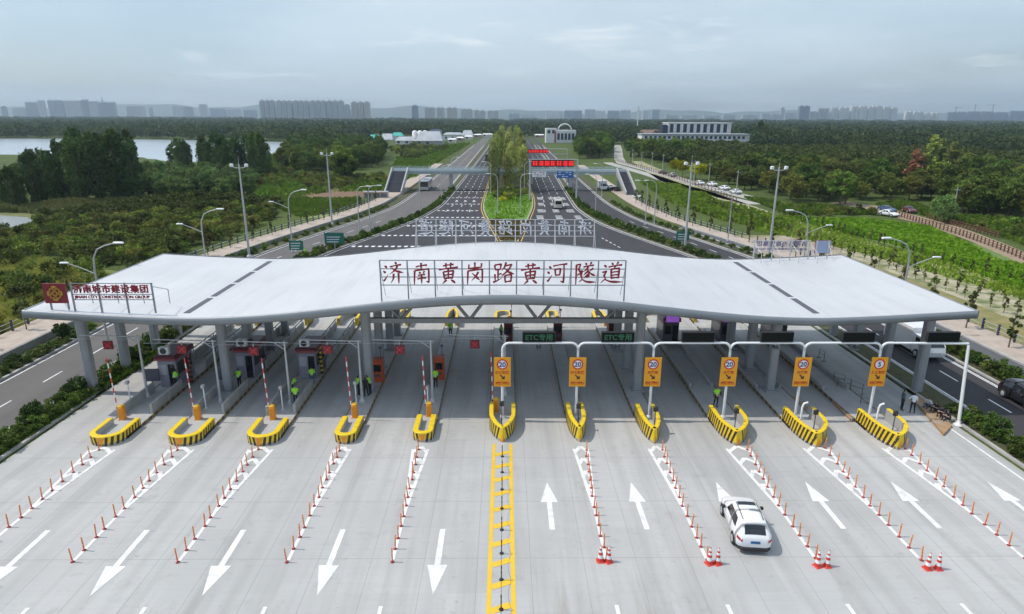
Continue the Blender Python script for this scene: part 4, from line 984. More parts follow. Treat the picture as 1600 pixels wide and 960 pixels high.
def body_mesh(kind):
    if kind in PCACHE: return PCACHE[kind]
    J = pose(kind); names = list(J); V = [J[n] for n in names]; E = [(names.index(a), names.index(b)) for a, b, _ in BONES]; lab = [l for *_, l in BONES]
    Rr = [RADII.get(n, RADII.get(n[0], .05)) if n in ('pel','spi','che','nek','hed','top','nos') else RADII[n[0]] for n in names]
    for sd in ('l', 'r'):                                        # five fingers from each palm
        p = Vector(J['p'+sd]); wv = Vector(J['w'+sd]); d = (p-wv).normalized(); sx_ = -1 if sd == 'l' else 1
        side = Vector((0,1,0)) if abs(d.y) < .7 else Vector((1,0,0)); side = (side-d*side.dot(d)).normalized()
        for k, (o_, ln) in enumerate(((-.03,.07),(-.01,.085),(.012,.08),(.032,.06))):
            b0 = p+side*o_+d*.02; m1 = b0+d*ln*.6; m2 = m1+(d*.6+Vector((-sx_*.6,0,0))).normalized()*ln*.45
            i0 = len(V); V += [tuple(b0), tuple(m1), tuple(m2)]; Rr += [.011,.0095,.008]; E += [(names.index('p'+sd), i0),(i0,i0+1),(i0+1,i0+2)]; lab += ['skin']*3
        b0 = p-side*.035-d*.02; m1 = b0-side*.03+d*.03; i0 = len(V); V += [tuple(b0), tuple(m1)]; Rr += [.012,.010]; E += [(names.index('p'+sd), i0),(i0,i0+1)]; lab += ['skin']*2
    me = bpy.data.meshes.new('b'); me.from_pydata(V, E, []); o = bpy.data.objects.new('b', me); COL.objects.link(o)
    o.modifiers.new('s', 'SKIN'); sv = me.skin_vertices[0].data
    for i, r_ in enumerate(Rr): sv[i].radius = (r_*(1.12 if names[i:i+1] in (['che'],['pel'],['spi']) else 1), r_)
    sv[0].use_root = True
    o.modifiers.new('d', 'SUBSURF').levels = 2
    bpy.context.view_layer.update(); dg = bpy.context.evaluated_depsgraph_get(); out = bpy.data.meshes.new_from_object(o.evaluated_get(dg))
    bpy.data.objects.remove(o)
    n = len(out.vertices); co = np.empty(n*3); out.vertices.foreach_get('co', co); co = co.reshape(-1,3); co[:, 2] -= co[:, 2].min()
    A = np.array([V[a] for a, b in E]); B = np.array([V[b] for a, b in E])
    idx = []
    for p in out.polygons:
        c = co[list(p.vertices)].mean(0); ab = B-A; t_ = np.clip(((c-A)*ab).sum(1)/((ab*ab).sum(1)+1e-9), 0, 1)
        d = np.linalg.norm(A+ab*t_[:, None]-c, axis=1); idx.append(lab[int(d.argmin())])
    F = [tuple(p.vertices) for p in out.polygons]; bpy.data.meshes.remove(out)
    PCACHE[kind] = (co, F, idx, J); return PCACHE[kind]
def person(label, loc, rz, kind, top, legs, vest=False, cap=None, group=None, sleeves=True, scale=1.):
    co, F, idx, J = body_mesh(kind)
    r = thing('person', label, 'person', loc, rz, group); r.scale = (scale,)*3
    me = bpy.data.meshes.new('body'); me.from_pydata(co.tolist(), [], F); mi = {'skin':0,'top':1,'leg':2,'shoe':3,'arm':1 if sleeves else 0}
    me.polygons.foreach_set('material_index', [mi[l] for l in idx]); me.polygons.foreach_set('use_smooth', [True]*len(F)); me.update()
    link('body', me, [SKIN, top, legs, SHOE], r)
    nrm = np.array([v.normal[:] for v in me.vertices])
    def shell(name, sel, k, m):
        vs = sorted({v for f in sel for v in F[f]}); mp = {v: i for i, v in enumerate(vs)}
        q = bpy.data.meshes.new(name); q.from_pydata((co[vs]+nrm[vs]*k).tolist(), [], [tuple(mp[v] for v in F[f]) for f in sel])
        q.polygons.foreach_set('use_smooth', [True]*len(sel)); q.update(); return link(name, q, m, r)
    cen = np.array([co[list(f)].mean(0) for f in F]); hd = np.array(J['hed'])
    hs = [i for i, l in enumerate(idx) if l == 'skin' and np.linalg.norm(cen[i]-hd) < .17 and (cen[i][2] > hd[2]+.035 or (cen[i][1] > hd[1]+.01 and cen[i][2] > hd[2]-.06))]
    shell('hair' if cap is None else 'cap', hs, .014, HAIR if cap is None else cap)
    if vest:
        vs = [i for i, l in enumerate(idx) if l == 'top' and abs(cen[i][0]) < .235 and cen[i][2] > J['pel'][2]-.06]
        shell('vest', vs, .022, HIVIS)
        ts = [i for i in vs if abs(cen[i][2]-J['spi'][2]) < .035]
        if ts: shell('reflective_tape', ts, .028, SILV)
    return r
def P_(px, py, z=0.): x, y = at(px, py, z); return (x, y, z)
HV = 'workers in lime vests'
person('worker in lime vest leaning into the booth on the far left island', P_(275,608,.2), rad(150), 'lean', NAVY, BLACKC, True, CAPM, HV)
person('worker in lime vest standing at the booth on the second island from the left', P_(375,606,.2), rad(170), 'point', NAVY, BLACKC, True, CAPM, HV)
person('worker in lime vest facing the viewer on the third island from the left', P_(463,634,.2), rad(20), 'stand', BLACKC, NAVY, True, None, HV)
person('worker in lime vest bending beside the slim mast on the third island', P_(459,618,.2), rad(100), 'lean', BLACKC, NAVY, True, CAPM, HV)
person('worker in lime vest near the door of the third booth from the left', P_(489,603,.2), rad(200), 'walk', GREYC, JEANS, True, None, HV)
person('worker in lime vest left of the white mast by the tall left column', P_(561,618,.2), rad(130), 'stand', NAVY, BLACKC, True, CAPM, HV)
person('person in dark clothes between two workers by the left kiosk', P_(572,620,.2), rad(210), 'hips', BLACKC, BLACKC, False, None)
person('worker in lime vest just in front of the left orange red kiosk', P_(579,617,.2), rad(250), 'lean', NAVY, BLACKC, True, CAPM, HV)
person('worker in lime vest facing the right orange red kiosk', P_(681,606,.2), rad(170), 'point', NAVY, BLACKC, True, CAPM, HV)
person('worker in lime vest standing alone in the shaded lane behind the truss', P_(704,527,.0), rad(10), 'stand', NAVY, BLACKC, True, CAPM, HV)
person('worker in lime vest behind the middle island, half hidden by the truss beam', P_(783,532,.2), rad(60), 'stand', NAVY, BLACKC, True, CAPM, HV)
person('guard in lime vest standing behind the nose of the third island from the right', P_(1118,636,.2), rad(5), 'hips', BLACKC, BLACKC, True, CAPM, HV)
person('person in white shirt and dark trousers standing right of the 5 sign', P_(1424,646), rad(160), 'hips', WHITEC, BLACKC, False, None, None, False)
person('person in slate shirt standing just left of the person in white', P_(1408,641), rad(80), 'stand', GREYC, BLACKC, False, None)
SG = 'people sitting on the orange kerb'
person('seated person in white shirt and jeans on the kerb, leftmost of those sitting', P_(1451,636,.16), rad(-60), 'sit', WHITEC, JEANS, False, None, SG, False)
person('seated person in black on the kerb, next to the one in white', P_(1463,643,.16), rad(-70), 'sit', BLACKC, BLACKC, False, None, SG, False)
person('seated person in dark navy on the kerb, second from the right end', P_(1472,650,.16), rad(-60), 'sit', NAVY, BLACKC, False, None, SG, False)
person('seated person in black at the right end of the row on the kerb', P_(1482,657,.16), rad(-80), 'sit', BLACKC, NAVY, False, CAPM, SG, False)
person('worker in lime vest standing far behind the left part of the canopy', P_(478,404), rad(0), 'stand', NAVY, BLACKC, True, CAPM, HV)
person('small figure in dark clothes walking on the verge beside the right carriageway', P_(892,310), rad(30), 'walk', BLACKC, BLACKC, False, None)

# ------------------------------------------------------------------ vehicles
def car_builder(label, loc, rz, paint, kind='suv', group=None):
    L_, W_, Hh = (4.65,1.86,1.68) if kind == 'suv' else (4.6,1.8,1.46)
    if kind == 'suv':
        ST = [(-2.33,.50,.66,.70,.56,.50),(-2.31,.44,.86,.94,.68,.56),(-2.27,.40,.93,1.02,.76,.60),(-2.18,.36,.98,1.12,.84,.62),(-2.02,.32,1.02,1.34,.90,.60),(-1.80,.30,1.03,1.54,.925,.60),(-1.55,.28,1.03,1.62,.93,.61),(-.6,.27,1.02,1.68,.93,.63),(.25,.27,1.00,1.66,.93,.62),(.55,.27,.99,1.58,.93,.62),(.9,.28,.98,1.32,.93,.70),(1.2,.28,.97,1.08,.92,.76),(1.7,.30,.90,.99,.90,.74),(2.08,.32,.80,.86,.85,.66),(2.27,.38,.62,.66,.74,.56),(2.32,.45,.52,.54,.62,.48)]
        RW, FW = (-2.17,-1.82), (.58,1.16); SW = ((-1.42,-.50),(-.45,.62)); rf = (-.1,.28)
    else:
        ST = [(-2.30,.45,.60,.64,.70,.64),(-2.27,.36,.86,.92,.80,.68),(-2.05,.30,.92,1.00,.86,.70),(-1.65,.27,.93,1.06,.89,.70),(-1.2,.26,.94,1.34,.90,.64),(-.85,.25,.94,1.43,.90,.61),(-.1,.25,.93,1.46,.90,.60),(.35,.25,.92,1.40,.90,.61),(.8,.26,.90,1.14,.90,.66),(1.1,.26,.88,.96,.89,.72),(1.65,.28,.82,.90,.87,.72),(2.05,.30,.72,.78,.82,.64),(2.25,.36,.58,.62,.70,.52),(2.29,.42,.50,.52,.6,.45)]
        RW, FW = (-1.62,-1.22), (.40,1.04); SW = ((-1.1,-.35),(-.27,.55)); rf = None
    ST = np.array(ST)
    def S(y, u, k=0.):
        def raw(y, u):
            zs, zb, zt, hw, hr = [np.interp(y, ST[:, 0], ST[:, c]) for c in range(1, 6)]
            P = [(0,zs),(hw-.14,zs),(hw-.01,zs+.10),(hw+.005,(zs*.4+zb*.6)),(hw-.035,zb),(hr+.06,zt-(zt-zb)*.17),(hr-.02,zt-.03*(1 if zt-zb > .2 else .4)),(hr*.55,zt+.012),(0,zt+.02)]
            i = min(int(u), 7); f_ = u-i; return np.array([P[i][0]*(1-f_)+P[i+1][0]*f_, y, P[i][1]*(1-f_)+P[i+1][1]*f_])
        p = raw(y, u)
        if k:
            e = .02; a = raw(y+e, u)-raw(y-e, u); b = raw(y, min(u+e, 7.999))-raw(y, max(u-e, 0)); n_ = np.cross(a, b); n_ /= np.linalg.norm(n_)+1e-9
            if n_ @ np.array([p[0]+.01, 0, p[2]-.7]) < 0 and abs(n_[1]) < .9: n_ = -n_
            if abs(n_[1]) >= .9 and n_[1]*y < 0: n_ = -n_
            p = p+n_*k
        return p
    r = thing('car', label, 'car', loc, rz, group)
    Y = np.unique(np.concatenate([ST[:, 0], np.linspace(-2.2, 2.2, 23)])); Uv = [0,1,2,3,4,5,6,7,8]
    bd = MB()
    for sg in (1, -1):
        G = [[S(y, u)*np.array([sg,1,1]) for u in Uv] for y in Y]
        bd.grid(G if sg > 0 else [list(reversed(q)) for q in G], 0, True)
        for e_ in (0, -1): q = G[e_]; bd.add(q, [tuple(range(9)) if (e_ == 0) == (sg < 0) else tuple(range(8,-1,-1))], 0)
    bd.build('body', paint, r)
    def patch(name, y0, y1, u0, u1, m, k=.006, sides=(1,), ny=8, nu=5, tap=(0,0), par=r, spans=False):
        for sg in sides:
            q = MB(); rows = []
            for i in range(ny+1):
                y = y0+(y1-y0)*i/ny
                us = np.linspace(u0, u1, nu+1)
                row = [S(y+ (tap[0]*(1-i/ny)+tap[1]*(i/ny))*(u-u0)/(u1-u0), u, k) for u in us]
                if spans: row = row+[p*np.array([-1,1,1]) for p in reversed(row[:-1])] 
                else: row = [p*np.array([sg,1,1]) for p in row]
                rows.append(row)
            q.grid(rows if sg > 0 else [list(reversed(w_)) for w_ in rows], 0, True); q.build(name, m, par)
    for (a, b_) in SW: patch('side_window', a, b_, 4.12, 4.92, GLASSD, .006, (1,-1), tap=(.28 if a < -1 else 0, -.30 if b_ > .3 else 0))
    patch('rear_window', *RW, 6.22, 8, GLASSD, .008, spans=True); patch('windscreen', *FW, 6.05, 8, GLASSD, .008, spans=True)
    if rf: patch('sunroof', *rf, 6.5, 8, GLASSD, .008, spans=True)
    TL = mat('tail_lamp_red', (.42,.015,.025), .2) if 'tail_lamp_red' not in bpy.data.materials else bpy.data.materials['tail_lamp_red']
    HLm = mat('headlamp_glass', (.6,.62,.65), .1) if 'headlamp_glass' not in bpy.data.materials else bpy.data.materials['headlamp_glass']
    yb_ = ST[1, 0]
    patch('tail_light', ST[1,0], ST[1,0]+.3, 3.35, 3.95, TL, .012, (1,-1), 4, 3); patch('headlight', 1.95, 2.25, 3.2, 3.9, HLm, .012, (1,-1), 4, 3)
    zt = .86 if kind == 'suv' else .78
    for sg in (-1, 1):
        q = MB(); q.bev(sg*.60-.14, ST[0,0]+.02, zt-.05, sg*.60+.14, ST[0,0]+.14, zt+.08, .04); q.build('tail_light', TL, r)
    q = MB(); q.bx(-.24, ST[0,0]-.03, zt-.16, .24, ST[0,0]+.1, zt-.02); q.build('number_plate', mat('blue_number_plate', (.03,.12,.30), .4) if 'blue_number_plate' not in bpy.data.materials else bpy.data.materials['blue_number_plate'], r)
    q = MB(); q.bev(-.84, ST[0,0]-.04, .26, .84, ST[0,0]+.45, .58, .20); q.build('bumper', RUBBER, r); q = MB(); q.bev(-.76, 2.15, .24, .76, 2.36, .46, .06); q.build('bumper', RUBBER, r)
    for sg in (-1, 1):
        q = MB(); x = sg*.94; q.bev(min(x,x+sg*.18), .60, .98, max(x,x+sg*.18), .78, 1.14, .04); q.build('mirror', RUBBER, r)
        if kind == 'suv':
            q = MB(); q.tube([tuple(S(-1.45,6.3,.03)*np.array([sg,1,1])), tuple(S(-.6,6.3,.06)*np.array([sg,1,1])), tuple(S(.2,6.3,.03)*np.array([sg,1,1]))], .022, 6); q.build('roof_rail', DKG, r)
        for y in (-1.38, 1.42):
            wr = .345; xx = sg*.865
            q = MB(); n = 18; q.add([(sg*.940, y+.40*math.cos(math.pi*k/n*1.16-.25), .34+.42*math.sin(math.pi*k/n*1.16-.25)) for k in range(n+1)], [tuple(range(n+1)) if sg < 0 else tuple(range(n,-1,-1))]); q.build('wheel_arch', RUBBER, r)
            wo_ = MB(); wo_.lathe([(.2,-.10),(.31,-.11),(wr,-.07),(wr,.07),(.31,.11),(.2,.10)], 20); wh = wo_.build('wheel', RUBBER, r); wh.rotation_euler = (0, rad(90), 0); wh.location = (xx, y, wr)
            rm_ = MB(); rm_.lathe([(.225,0),(.2,.03),(.06,.015),(0,.03)], 16); [rm_.bx(.05,-.025,.01,.2,.025,.045) for _ in (0,)]
            ro_ = rm_.build('rim', GALV, wh); ro_.location = (0, 0, .09*sg); ro_.rotation_euler.y = 0 if sg > 0 else math.pi
    return r
cx0, cy0 = at(1168, 838)
SUV = car_builder('white crossover with dark rear window driving towards the toll lanes', (13.0, 29.75, .012), rad(-6.), CARW); SUV.scale = (.98, .90, .95)
LGT = mat('silver_car_paint', (.50,.51,.53), .25, metal=.4, coat=.5); DRK = mat('black_car_paint', (.02,.02,.024), .2, coat=.6); BLUC = mat('blue_car_paint', (.05,.09,.2), .25, coat=.5); DRED = mat('dark_red_car_paint', (.12,.015,.015), .25, coat=.5)
SED = car_builder('white saloon car parked on the village road verge, nearest the viewer', (0,0,0), 0, CARW, 'sedan', 'cars parked along the village road')
def paint(o, m):
    for c in o.children:
        if c.name.split('.')[0] == 'body': c.material_slots[0].link = 'OBJECT'; c.material_slots[0].material = m
vcar = [((1149,303),CARW,'white saloon car parked on the village road verge, nearest the viewer'),((1131,297),CARW,'white saloon car parked on the village road, second from the near end'),((1112,291),CARW,'white saloon car parked on the village road, third from the near end'),((1092,289),CARW,'white saloon car parked on the village road beside the tall mast'),((1050,276),LGT,'silver saloon car parked on the village road, far from the viewer'),((1036,272),DRK,'black saloon car parked on the village road at the far end of the row')]
for k, (q, m, lab) in enumerate(vcar):
    x, y = at(*q); rz = rad(12)
    if k == 0: SED.location = (x, y, .01); SED.rotation_euler.z = rz
    else: o = dup(SED, (x, y, .01), rz+random.uniform(-.05,.05), lab, 'cars parked along the village road'); paint(o, m)
for q, m, lab, rz in (((1388,338),CARW,'white car stopped at the bend of the earth track',200),((1385,331),BLUC,'dark blue car right behind the white car on the earth track',190),((1420,332),DRED,'dark red car on the earth track beside the orchard',170)):
    o = dup(SED, (*at(*q), .012), rad(rz), lab); paint(o, m)
o = dup(SUV, (41.1-.2, 45.6, .012), rad(180), 'black car at the right picture edge on the frontage road'); paint(o, DRK)
o = dup(SED, (*at(952,296), .01), rad(10), 'white car parked beside the right footbridge stairs'); paint(o, CARW)
o = dup(SED, (*at(961,299), .01), rad(15), 'black car parked beside the right footbridge stairs'); paint(o, DRK)
def bus(label, loc, rz, L_, W_, Hh, body, cab=False, group=None, name='bus', cat='bus'):
    r = thing(name, label, cat, loc, rz, group); z0 = .35; b_ = MB()
    if cab: b_.bev(-W_/2,-L_/2,.55,W_/2,L_/2-1.9,Hh,.08)
    else: b_.bev(-W_/2,-L_/2,z0,W_/2,L_/2,Hh,.18)
    b_.build('cargo_box' if cab else 'body', body, r)
    if cab:
        c_ = MB(); w2 = W_/2-.08
        prof = [(L_/2-1.8,.45),(L_/2-.1,.45),(L_/2,.9),(L_/2-.1,1.35),(L_/2-.55,2.15),(L_/2-1.8,2.2)]
        vs = [(-w2,y,z) for y,z in prof]+[(w2,y,z) for y,z in prof]; n = 6
        c_.add(vs, [tuple(range(5,-1,-1))[::-1], tuple(range(11,5,-1))]+[(i,i+n,(i+1)%n+n,(i+1)%n) for i in range(n)]); c_.build('cab', body, r)
        g_ = MB(); g_.add([(-w2+.1,L_/2-.1+.012,1.38),(w2-.1,L_/2-.1+.012,1.38),(w2-.15,L_/2-.52+.012,2.08),(-w2+.15,L_/2-.52+.012,2.08)], [(3,2,1,0)]); g_.build('windscreen', GLASSD, r)
        for s in (-1, 1): g_ = MB(); x = s*(w2+.006); q = [(x,L_/2-1.5,1.35),(x,L_/2-.35,1.35),(x,L_/2-.65,2.0),(x,L_/2-1.5,2.0)]; g_.add(q, [(0,1,2,3) if s > 0 else (3,2,1,0)]); g_.build('side_window', GLASSD, r)
    else:
        g_ = MB(); g_.bx(-W_/2+.15,L_/2-.05,Hh*.40,W_/2-.15,L_/2+.01,Hh*.86); g_.build('windscreen', GLASSD, r)
        g_ = MB(); g_.bx(-W_/2+.25,-L_/2-.01,Hh*.52,W_/2-.25,-L_/2+.05,Hh*.86); g_.build('rear_window', GLASSD, r)
        nW = max(2, int(L_/1.7))
        for s in (-1, 1):
            for k in range(nW): g_ = MB(); y0 = -L_/2+.35+k*(L_-.8)/nW; x = s*W_/2; g_.bx(min(x-.03*s,x+.008*s),y0,Hh*.50,max(x-.03*s,x+.008*s),y0+(L_-.8)/nW-.12,Hh*.83); g_.build('side_window', GLASSD, r)
        a = MB(); a.bev(-W_*.3,-L_*.12,Hh,W_*.3,L_*.1,Hh+.18,.05); a.build('roof_unit', LGT, r)
    for s in (-1, 1):
        h_ = MB(); h_.bx(s*W_*.34-.13,L_/2+.0,.62,s*W_*.34+.13,L_/2+.03,.8); h_.build('headlight', bpy.data.materials['headlamp_glass'], r)
        for y in (-L_*.30, L_*.33):
            w_ = MB(); w_.lathe([(.15,-.12),(.42,-.13),(.45,0),(.42,.13),(.15,.12)], 16); wo_ = w_.build('wheel', RUBBER, r); wo_.rotation_euler.y = rad(90); wo_.location = (s*(W_/2-.1), y, .45)
            q_ = MB(); q_.lathe([(.24,0),(.2,.03),(0,.02)], 12); q2 = q_.build('rim', GALV, wo_); q2.location = (0,0,.13*s); q2.rotation_euler.y = 0 if s > 0 else math.pi
    return r
bx0, by0 = at(652, 300)
bus('white bus with dark windows on the left frontage road under the footbridge', (-24.0, 199, .01), rad(180), 11.5, 2.5, 3.1, LGT)
bus('pale minibus driving on the right carriageway', (*at(871,325), .012), 0, 5.6, 1.95, 2.3, mat('cream_van_paint', (.55,.52,.44), .3, coat=.4), name='minibus', cat='minibus')
bus('white box truck under the right end of the canopy on the frontage road', (39.3, 57.6, .012), rad(180), 6.4, 2.15, 2.75, CARW, True, name='box_truck', cat='truck')
bus('dark truck far away on the left carriageway beside the poplars', (-8.5, 330, .012), rad(180), 7.5, 2.4, 3.2, DRK, True, name='box_truck', cat='truck')
bus('white truck parked on the left of the right footbridge stairs', (*at(941,297), .012), rad(180), 6., 2.2, 2.7, CARW, True, name='box_truck', cat='truck')

# ------------------------------------------------------------------ footbridge
fb = thing('footbridge', 'grey green footbridge with stairs at both ends across all the lanes', 'bridge', (0, 196, 0))
BRG = mat('bridge_grey_green', (.34,.41,.42), .5, col2=(.29,.35,.36), scale=.5); BRL = mat('bridge_light_band', (.58,.64,.65), .5); TREAD = mat('stair_tread', (.10,.10,.11), .7); PAR = mat('stair_parapet', (.42,.42,.42), .6)
x0, x1 = -33.5, 36.4
a = MB(); a.bx(x0,-1.9,4.9,x1,1.9,5.75); a.build('deck', BRG, fb)
a = MB(); a.bx(x0,-1.96,5.7,x1,-1.8,6.25); a.build('deck_edge', BRL, fb); a = MB(); a.bx(x0,1.8,5.7,x1,1.96,6.25); a.build('deck_edge', BRL, fb)
for s in (-1.85, 1.85):
    a = MB()
    for z in (6.3,6.6,6.95): a.bx(x0,s-.03,z-.03,x1,s+.03,z+.03)
    for x in np.arange(x0, x1, 1.5): a.bx(x-.03,s-.03,6.0,x+.03,s+.03,6.95)
    a.build('railing', BRL, fb)
for x in (-31.5,-16.2,1.4,19.8,34.6):
    a = MB(); a.bev(x-.45,-.9,0,x+.45,.9,5.0,.1); a.build('pier', CONC, fb)
for xs0, xs1, dx in ((-33.6,-28.6,-.6),(33.2,36.6,1.2)):
    st = MB(); n = 26; par = MB(); y0s, y1s = -1.9, -12.6
    for k in range(n):
        t0 = k/n; t1 = (k+1)/n; z = 5.75*(1-t0); sh = dx*t0
        if k in (12, 13): z = 5.75*(1-12/n)
        st.bx(xs0+sh+.35, y0s+(y1s-y0s)*t1, max(z-.55,0), xs1+sh-.35, y0s+(y1s-y0s)*t0, z)
    st.build('stair_flight', TREAD, fb)
    for xx in (xs0, xs1-.35):
        v = [(xx,y0s,4.9),(xx+.35,y0s,4.9),(xx+.35,y0s,6.9),(xx,y0s,6.9),(xx+dx,y1s,0),(xx+.35+dx,y1s,0),(xx+.35+dx,y1s,1.05),(xx+dx,y1s,1.05)]
        par.add(v, [(0,1,2,3),(7,6,5,4),(0,4,5,1),(1,5,6,2),(2,6,7,3),(3,7,4,0)])
    par.bx(xs0+dx*.5,(y0s+y1s)/2-.12,2.9,xs1+dx*.5,(y0s+y1s)/2+.12,3.0); par.build('parapet', PAR, fb)
    ld = MB(); ld.bev(xs0+dx-1., y1s-4.5, 0, xs1+dx+1., y1s+.05, .12, .03); ld.build('landing', CONC, fb)
# bus-stop like shelter at the foot of the left stairs
sh = thing('shelter', 'small pale shelter with fence panel at the foot of the left footbridge stairs', 'shelter', (*at(588,313), .0))
a = MB(); a.bx(-3.6,-.1,2.1,3.2,1.6,2.25); a.build('roof', CONC, sh); a = MB()
for x in (-3.4,-1.2,1.,3.): a.bx(x-.06,1.3,0,x+.06,1.42,2.1); a.bx(x-.06,0,0,x+.06,.12,2.1)
a.build('post', GALV, sh); a = MB(); a.bx(-3.4,1.33,.4,3.,1.38,1.7); a.build('panel', STEEL, sh)

# ------------------------------------------------------------------ sign gantries over the right carriageway
def led_gantry(label, y, z0, z1, x0, x1, xb0, xb1, par):
    g = thing('led_gantry', label, 'gantry', (0, y, 0)); a = MB()
    for x in (x0, x1): a.cyl((x,0,0),(x,0,z1+.2), .22, .18, 10)
    a.build('post', GALV, g)
    a = MB()
    for z in (z0-.35, z1+.1): a.tube([(x0,0,z),(x1,0,z)], .1, 8)
    a.build('beam', GALV, g)
    a = MB(); a.bev(xb0,-.45,z0,xb1,-.14,z1,.06); a.build('board', mat('led_board_dark', (.05,.005,.008), .5), g)
    n = 7; h = z1-z0; e = MB(); w = (xb1-xb0)/n*.94
    for k in range(n):                                          # glowing red message, too small to read: glyph-like bars
        cx_ = xb0+(xb1-xb0)*(k+.56)/n
        for j in range(3): zz_ = z0+h*(.26+.24*j); e.bx(cx_-w*.40,-.462,zz_-h*.055,cx_+w*.40,-.452,zz_+h*.055)
        for xx in (-.32,0,.32): 
            if (k*3+int(xx*10)) % 4: e.bx(cx_+xx*w-w*.07,-.464,z0+h*.14,cx_+xx*w+w*.07,-.4525,z0+h*.86)
    e.build('message', REDB, g); return g
lg = led_gantry('gantry with long glowing red LED board over the right carriageway', 170, 9.0, 10.7, 6.6, 18.9, 7.0, 17.9, None)
led_gantry('farther gantry with a glowing red LED board half hidden by the poplars', 215, 10.0, 11.2, 9.0, 20.5, 7.6, 14.2, None)
BLUES = mat('blue_road_sign', (.02,.13,.42), .4); 
def rsign(label, x0, x1, z0, z1, m, y, deco):
    s = thing('road_sign', label, 'road sign', ((x0+x1)/2, y, z0)); a = MB(); w = (x1-x0)/2; h = z1-z0
    a.bev(-w,-.1,0,w,-.02,h,.04); a.build('board', m, s); a = MB()
    for k in range(3): 
        zz_ = h*(.22+.28*k)
        for j in range(4):
            if (j+k) % 3: a.bx(-w*.8+j*w*.42,-.112,zz_-.09,-w*.8+j*w*.42+w*.3,-.103,zz_+.09)
    a.bx(-w*.92,-.112,h*.92,w*.92,-.103,h*.95); a.build('marking', deco, s)
    a = MB(); a.bx(-.1,-.02,0,.1,.1,h+1.2); a.build('hanger', GALV, s)
rsign('blue road sign hanging below the red LED board', 13.6, 17.9, 6.1, 7.9, BLUES, 169.7, WHITEP)
rsign('white road sign with pink marks hanging left of the blue one', 7.2, 10.8, 6.3, 7.8, WHITEM, 169.7, mat('pink_sign_mark', (.55,.12,.18), .5))
GRS = mat('green_road_sign', (.015,.16,.11), .4)
for k, (px, py, wd, ht, lab) in enumerate(((465,399,2.2,1.5,'small green road sign on a post behind the left part of the canopy'),(524,388,3.2,1.8,'wide green road sign on the verge by the left carriageway'),(1065,383,2.2,1.6,'green road sign on the verge by the right carriageway'))):
    x, y = at(px, py+6); s = thing('road_sign', lab, 'road sign', (x, y, .13)); a = MB(); a.cyl((0,0,0),(0,0,2.4), .06); a.build('post', GALV, s)
    a = MB(); a.bev(-wd/2,-.09,1.3,wd/2,-.05,1.3+ht,.03); a.build('board', GRS, s); a = MB()
    for j in range(3): a.bx(-wd*.38,-.1,1.5+j*.4,wd*(.2+.05*j),-.092,1.64+j*.4)
    a.build('marking', WHITEP, s)

# ------------------------------------------------------------------ lamps and masts
def double_lamp():
    r = thing('street_lamp', '', 'street lamp'); a = MB(); a.tube([(0,0,0),(0,0,7.6),(.12,0,8.7),(.55,0,9.5),(1.25,0,9.85),(2.4,0,10.15)], [.12,.085,.075,.065,.055,.05], 8); a.lathe([(.26,0),(.26,.3),(.13,.5)], 8); a.build('pole', GALV, r)
    a = MB(); a.tube([(-.02,0,7.2),(-1.2,0,7.75),(-2.4,0,8.2)], [.05,.045,.04], 6); a.build('side_arm', GALV, r)
    a = MB(); a.bev(2.2,-.16,10.08,3.1,.16,10.24,.05); a.build('lamp_head', WHITEM, r); a = MB(); a.bev(-3.1,-.12,8.18,-2.3,.12,8.32,.04); a.build('lamp_head', WHITEM, r); return r
DL = double_lamp(); dlp = [((142,392),10.,0,'double armed street lamp behind the emblem board at the far left'),((312,336),10.,0,'double armed street lamp beside the shrub field, left of the tall mast'),((449,304),10.,0,'double armed street lamp on the left sidewalk beside the bare soil field'),((1265,338),10.,180,'double armed street lamp on the sand bank above the back of the right roof'),((1425,384),10.,180,'double armed street lamp on the right sidewalk nearest the viewer')]
for k, ((px, py), z, rz, lab) in enumerate(dlp):
    x, y = at(px, py, 9.4)
    if k == 0: DL.location = (x, y, 0); DL.rotation_euler.z = rad(rz); tag(DL, lab, None, 'double armed street lamps')
    else: dup(DL, (x, y, 0), rad(rz), lab, 'double armed street lamps')
def mast():
    r = thing('light_mast', '', 'light mast'); a = MB(); a.cyl((0,0,0),(0,0,14.4), .20, .11, 10); a.lathe([(.4,0),(.4,.4),(.2,.6)], 10); a.cyl((0,0,14.3),(0,0,15.6), .035, .02, 6); a.build('pole', GALV, r)
    a = MB(); a.tube([(-1.1,0,14.1),(-.6,0,13.9),(.6,0,13.9),(1.1,0,14.1)], .06, 6); a.build('crossarm', GALV, r)
    for s in (-1, 1): a = MB(); a.bev(s*1.1-.22,-.25,14.05,s*1.1+.22,.25,14.5,.06); a.build('floodlight', WHITEM, r)
    return r
MS = mast()
for k, (q, lab) in enumerate((((390,404),'tall floodlight mast behind the left part of the canopy'),((519,352),'tall floodlight mast on the left sidewalk near the bright meadow'),((1070,390),'tall floodlight mast beside the green road sign on the right'),((1200,408),'tall floodlight mast behind the right gutter of the canopy'))):
    x, y = at(*q)
    if k == 0: MS.location = (x, y, 0); tag(MS, lab, None, 'tall floodlight masts')
    else: dup(MS, (x, y, 0), random.uniform(-.3,.3), lab, 'tall floodlight masts')
def road_lamp(h=9.):
    r = thing('street_lamp', '', 'street lamp'); a = MB(); a.tube([(0,0,0),(0,0,h-1.6),(.15,0,h-.6),(.7,0,h-.1),(1.9,0,h)], [.11,.08,.065,.05,.045], 8); a.lathe([(.22,0),(.22,.25),(.11,.45)], 8); a.build('pole', GALV, r)
    a = MB(); a.bev(1.7,-.15,h-.04,2.6,.15,h+.1,.04); a.build('lamp_head', WHITEM, r); return r
RLm = road_lamp()
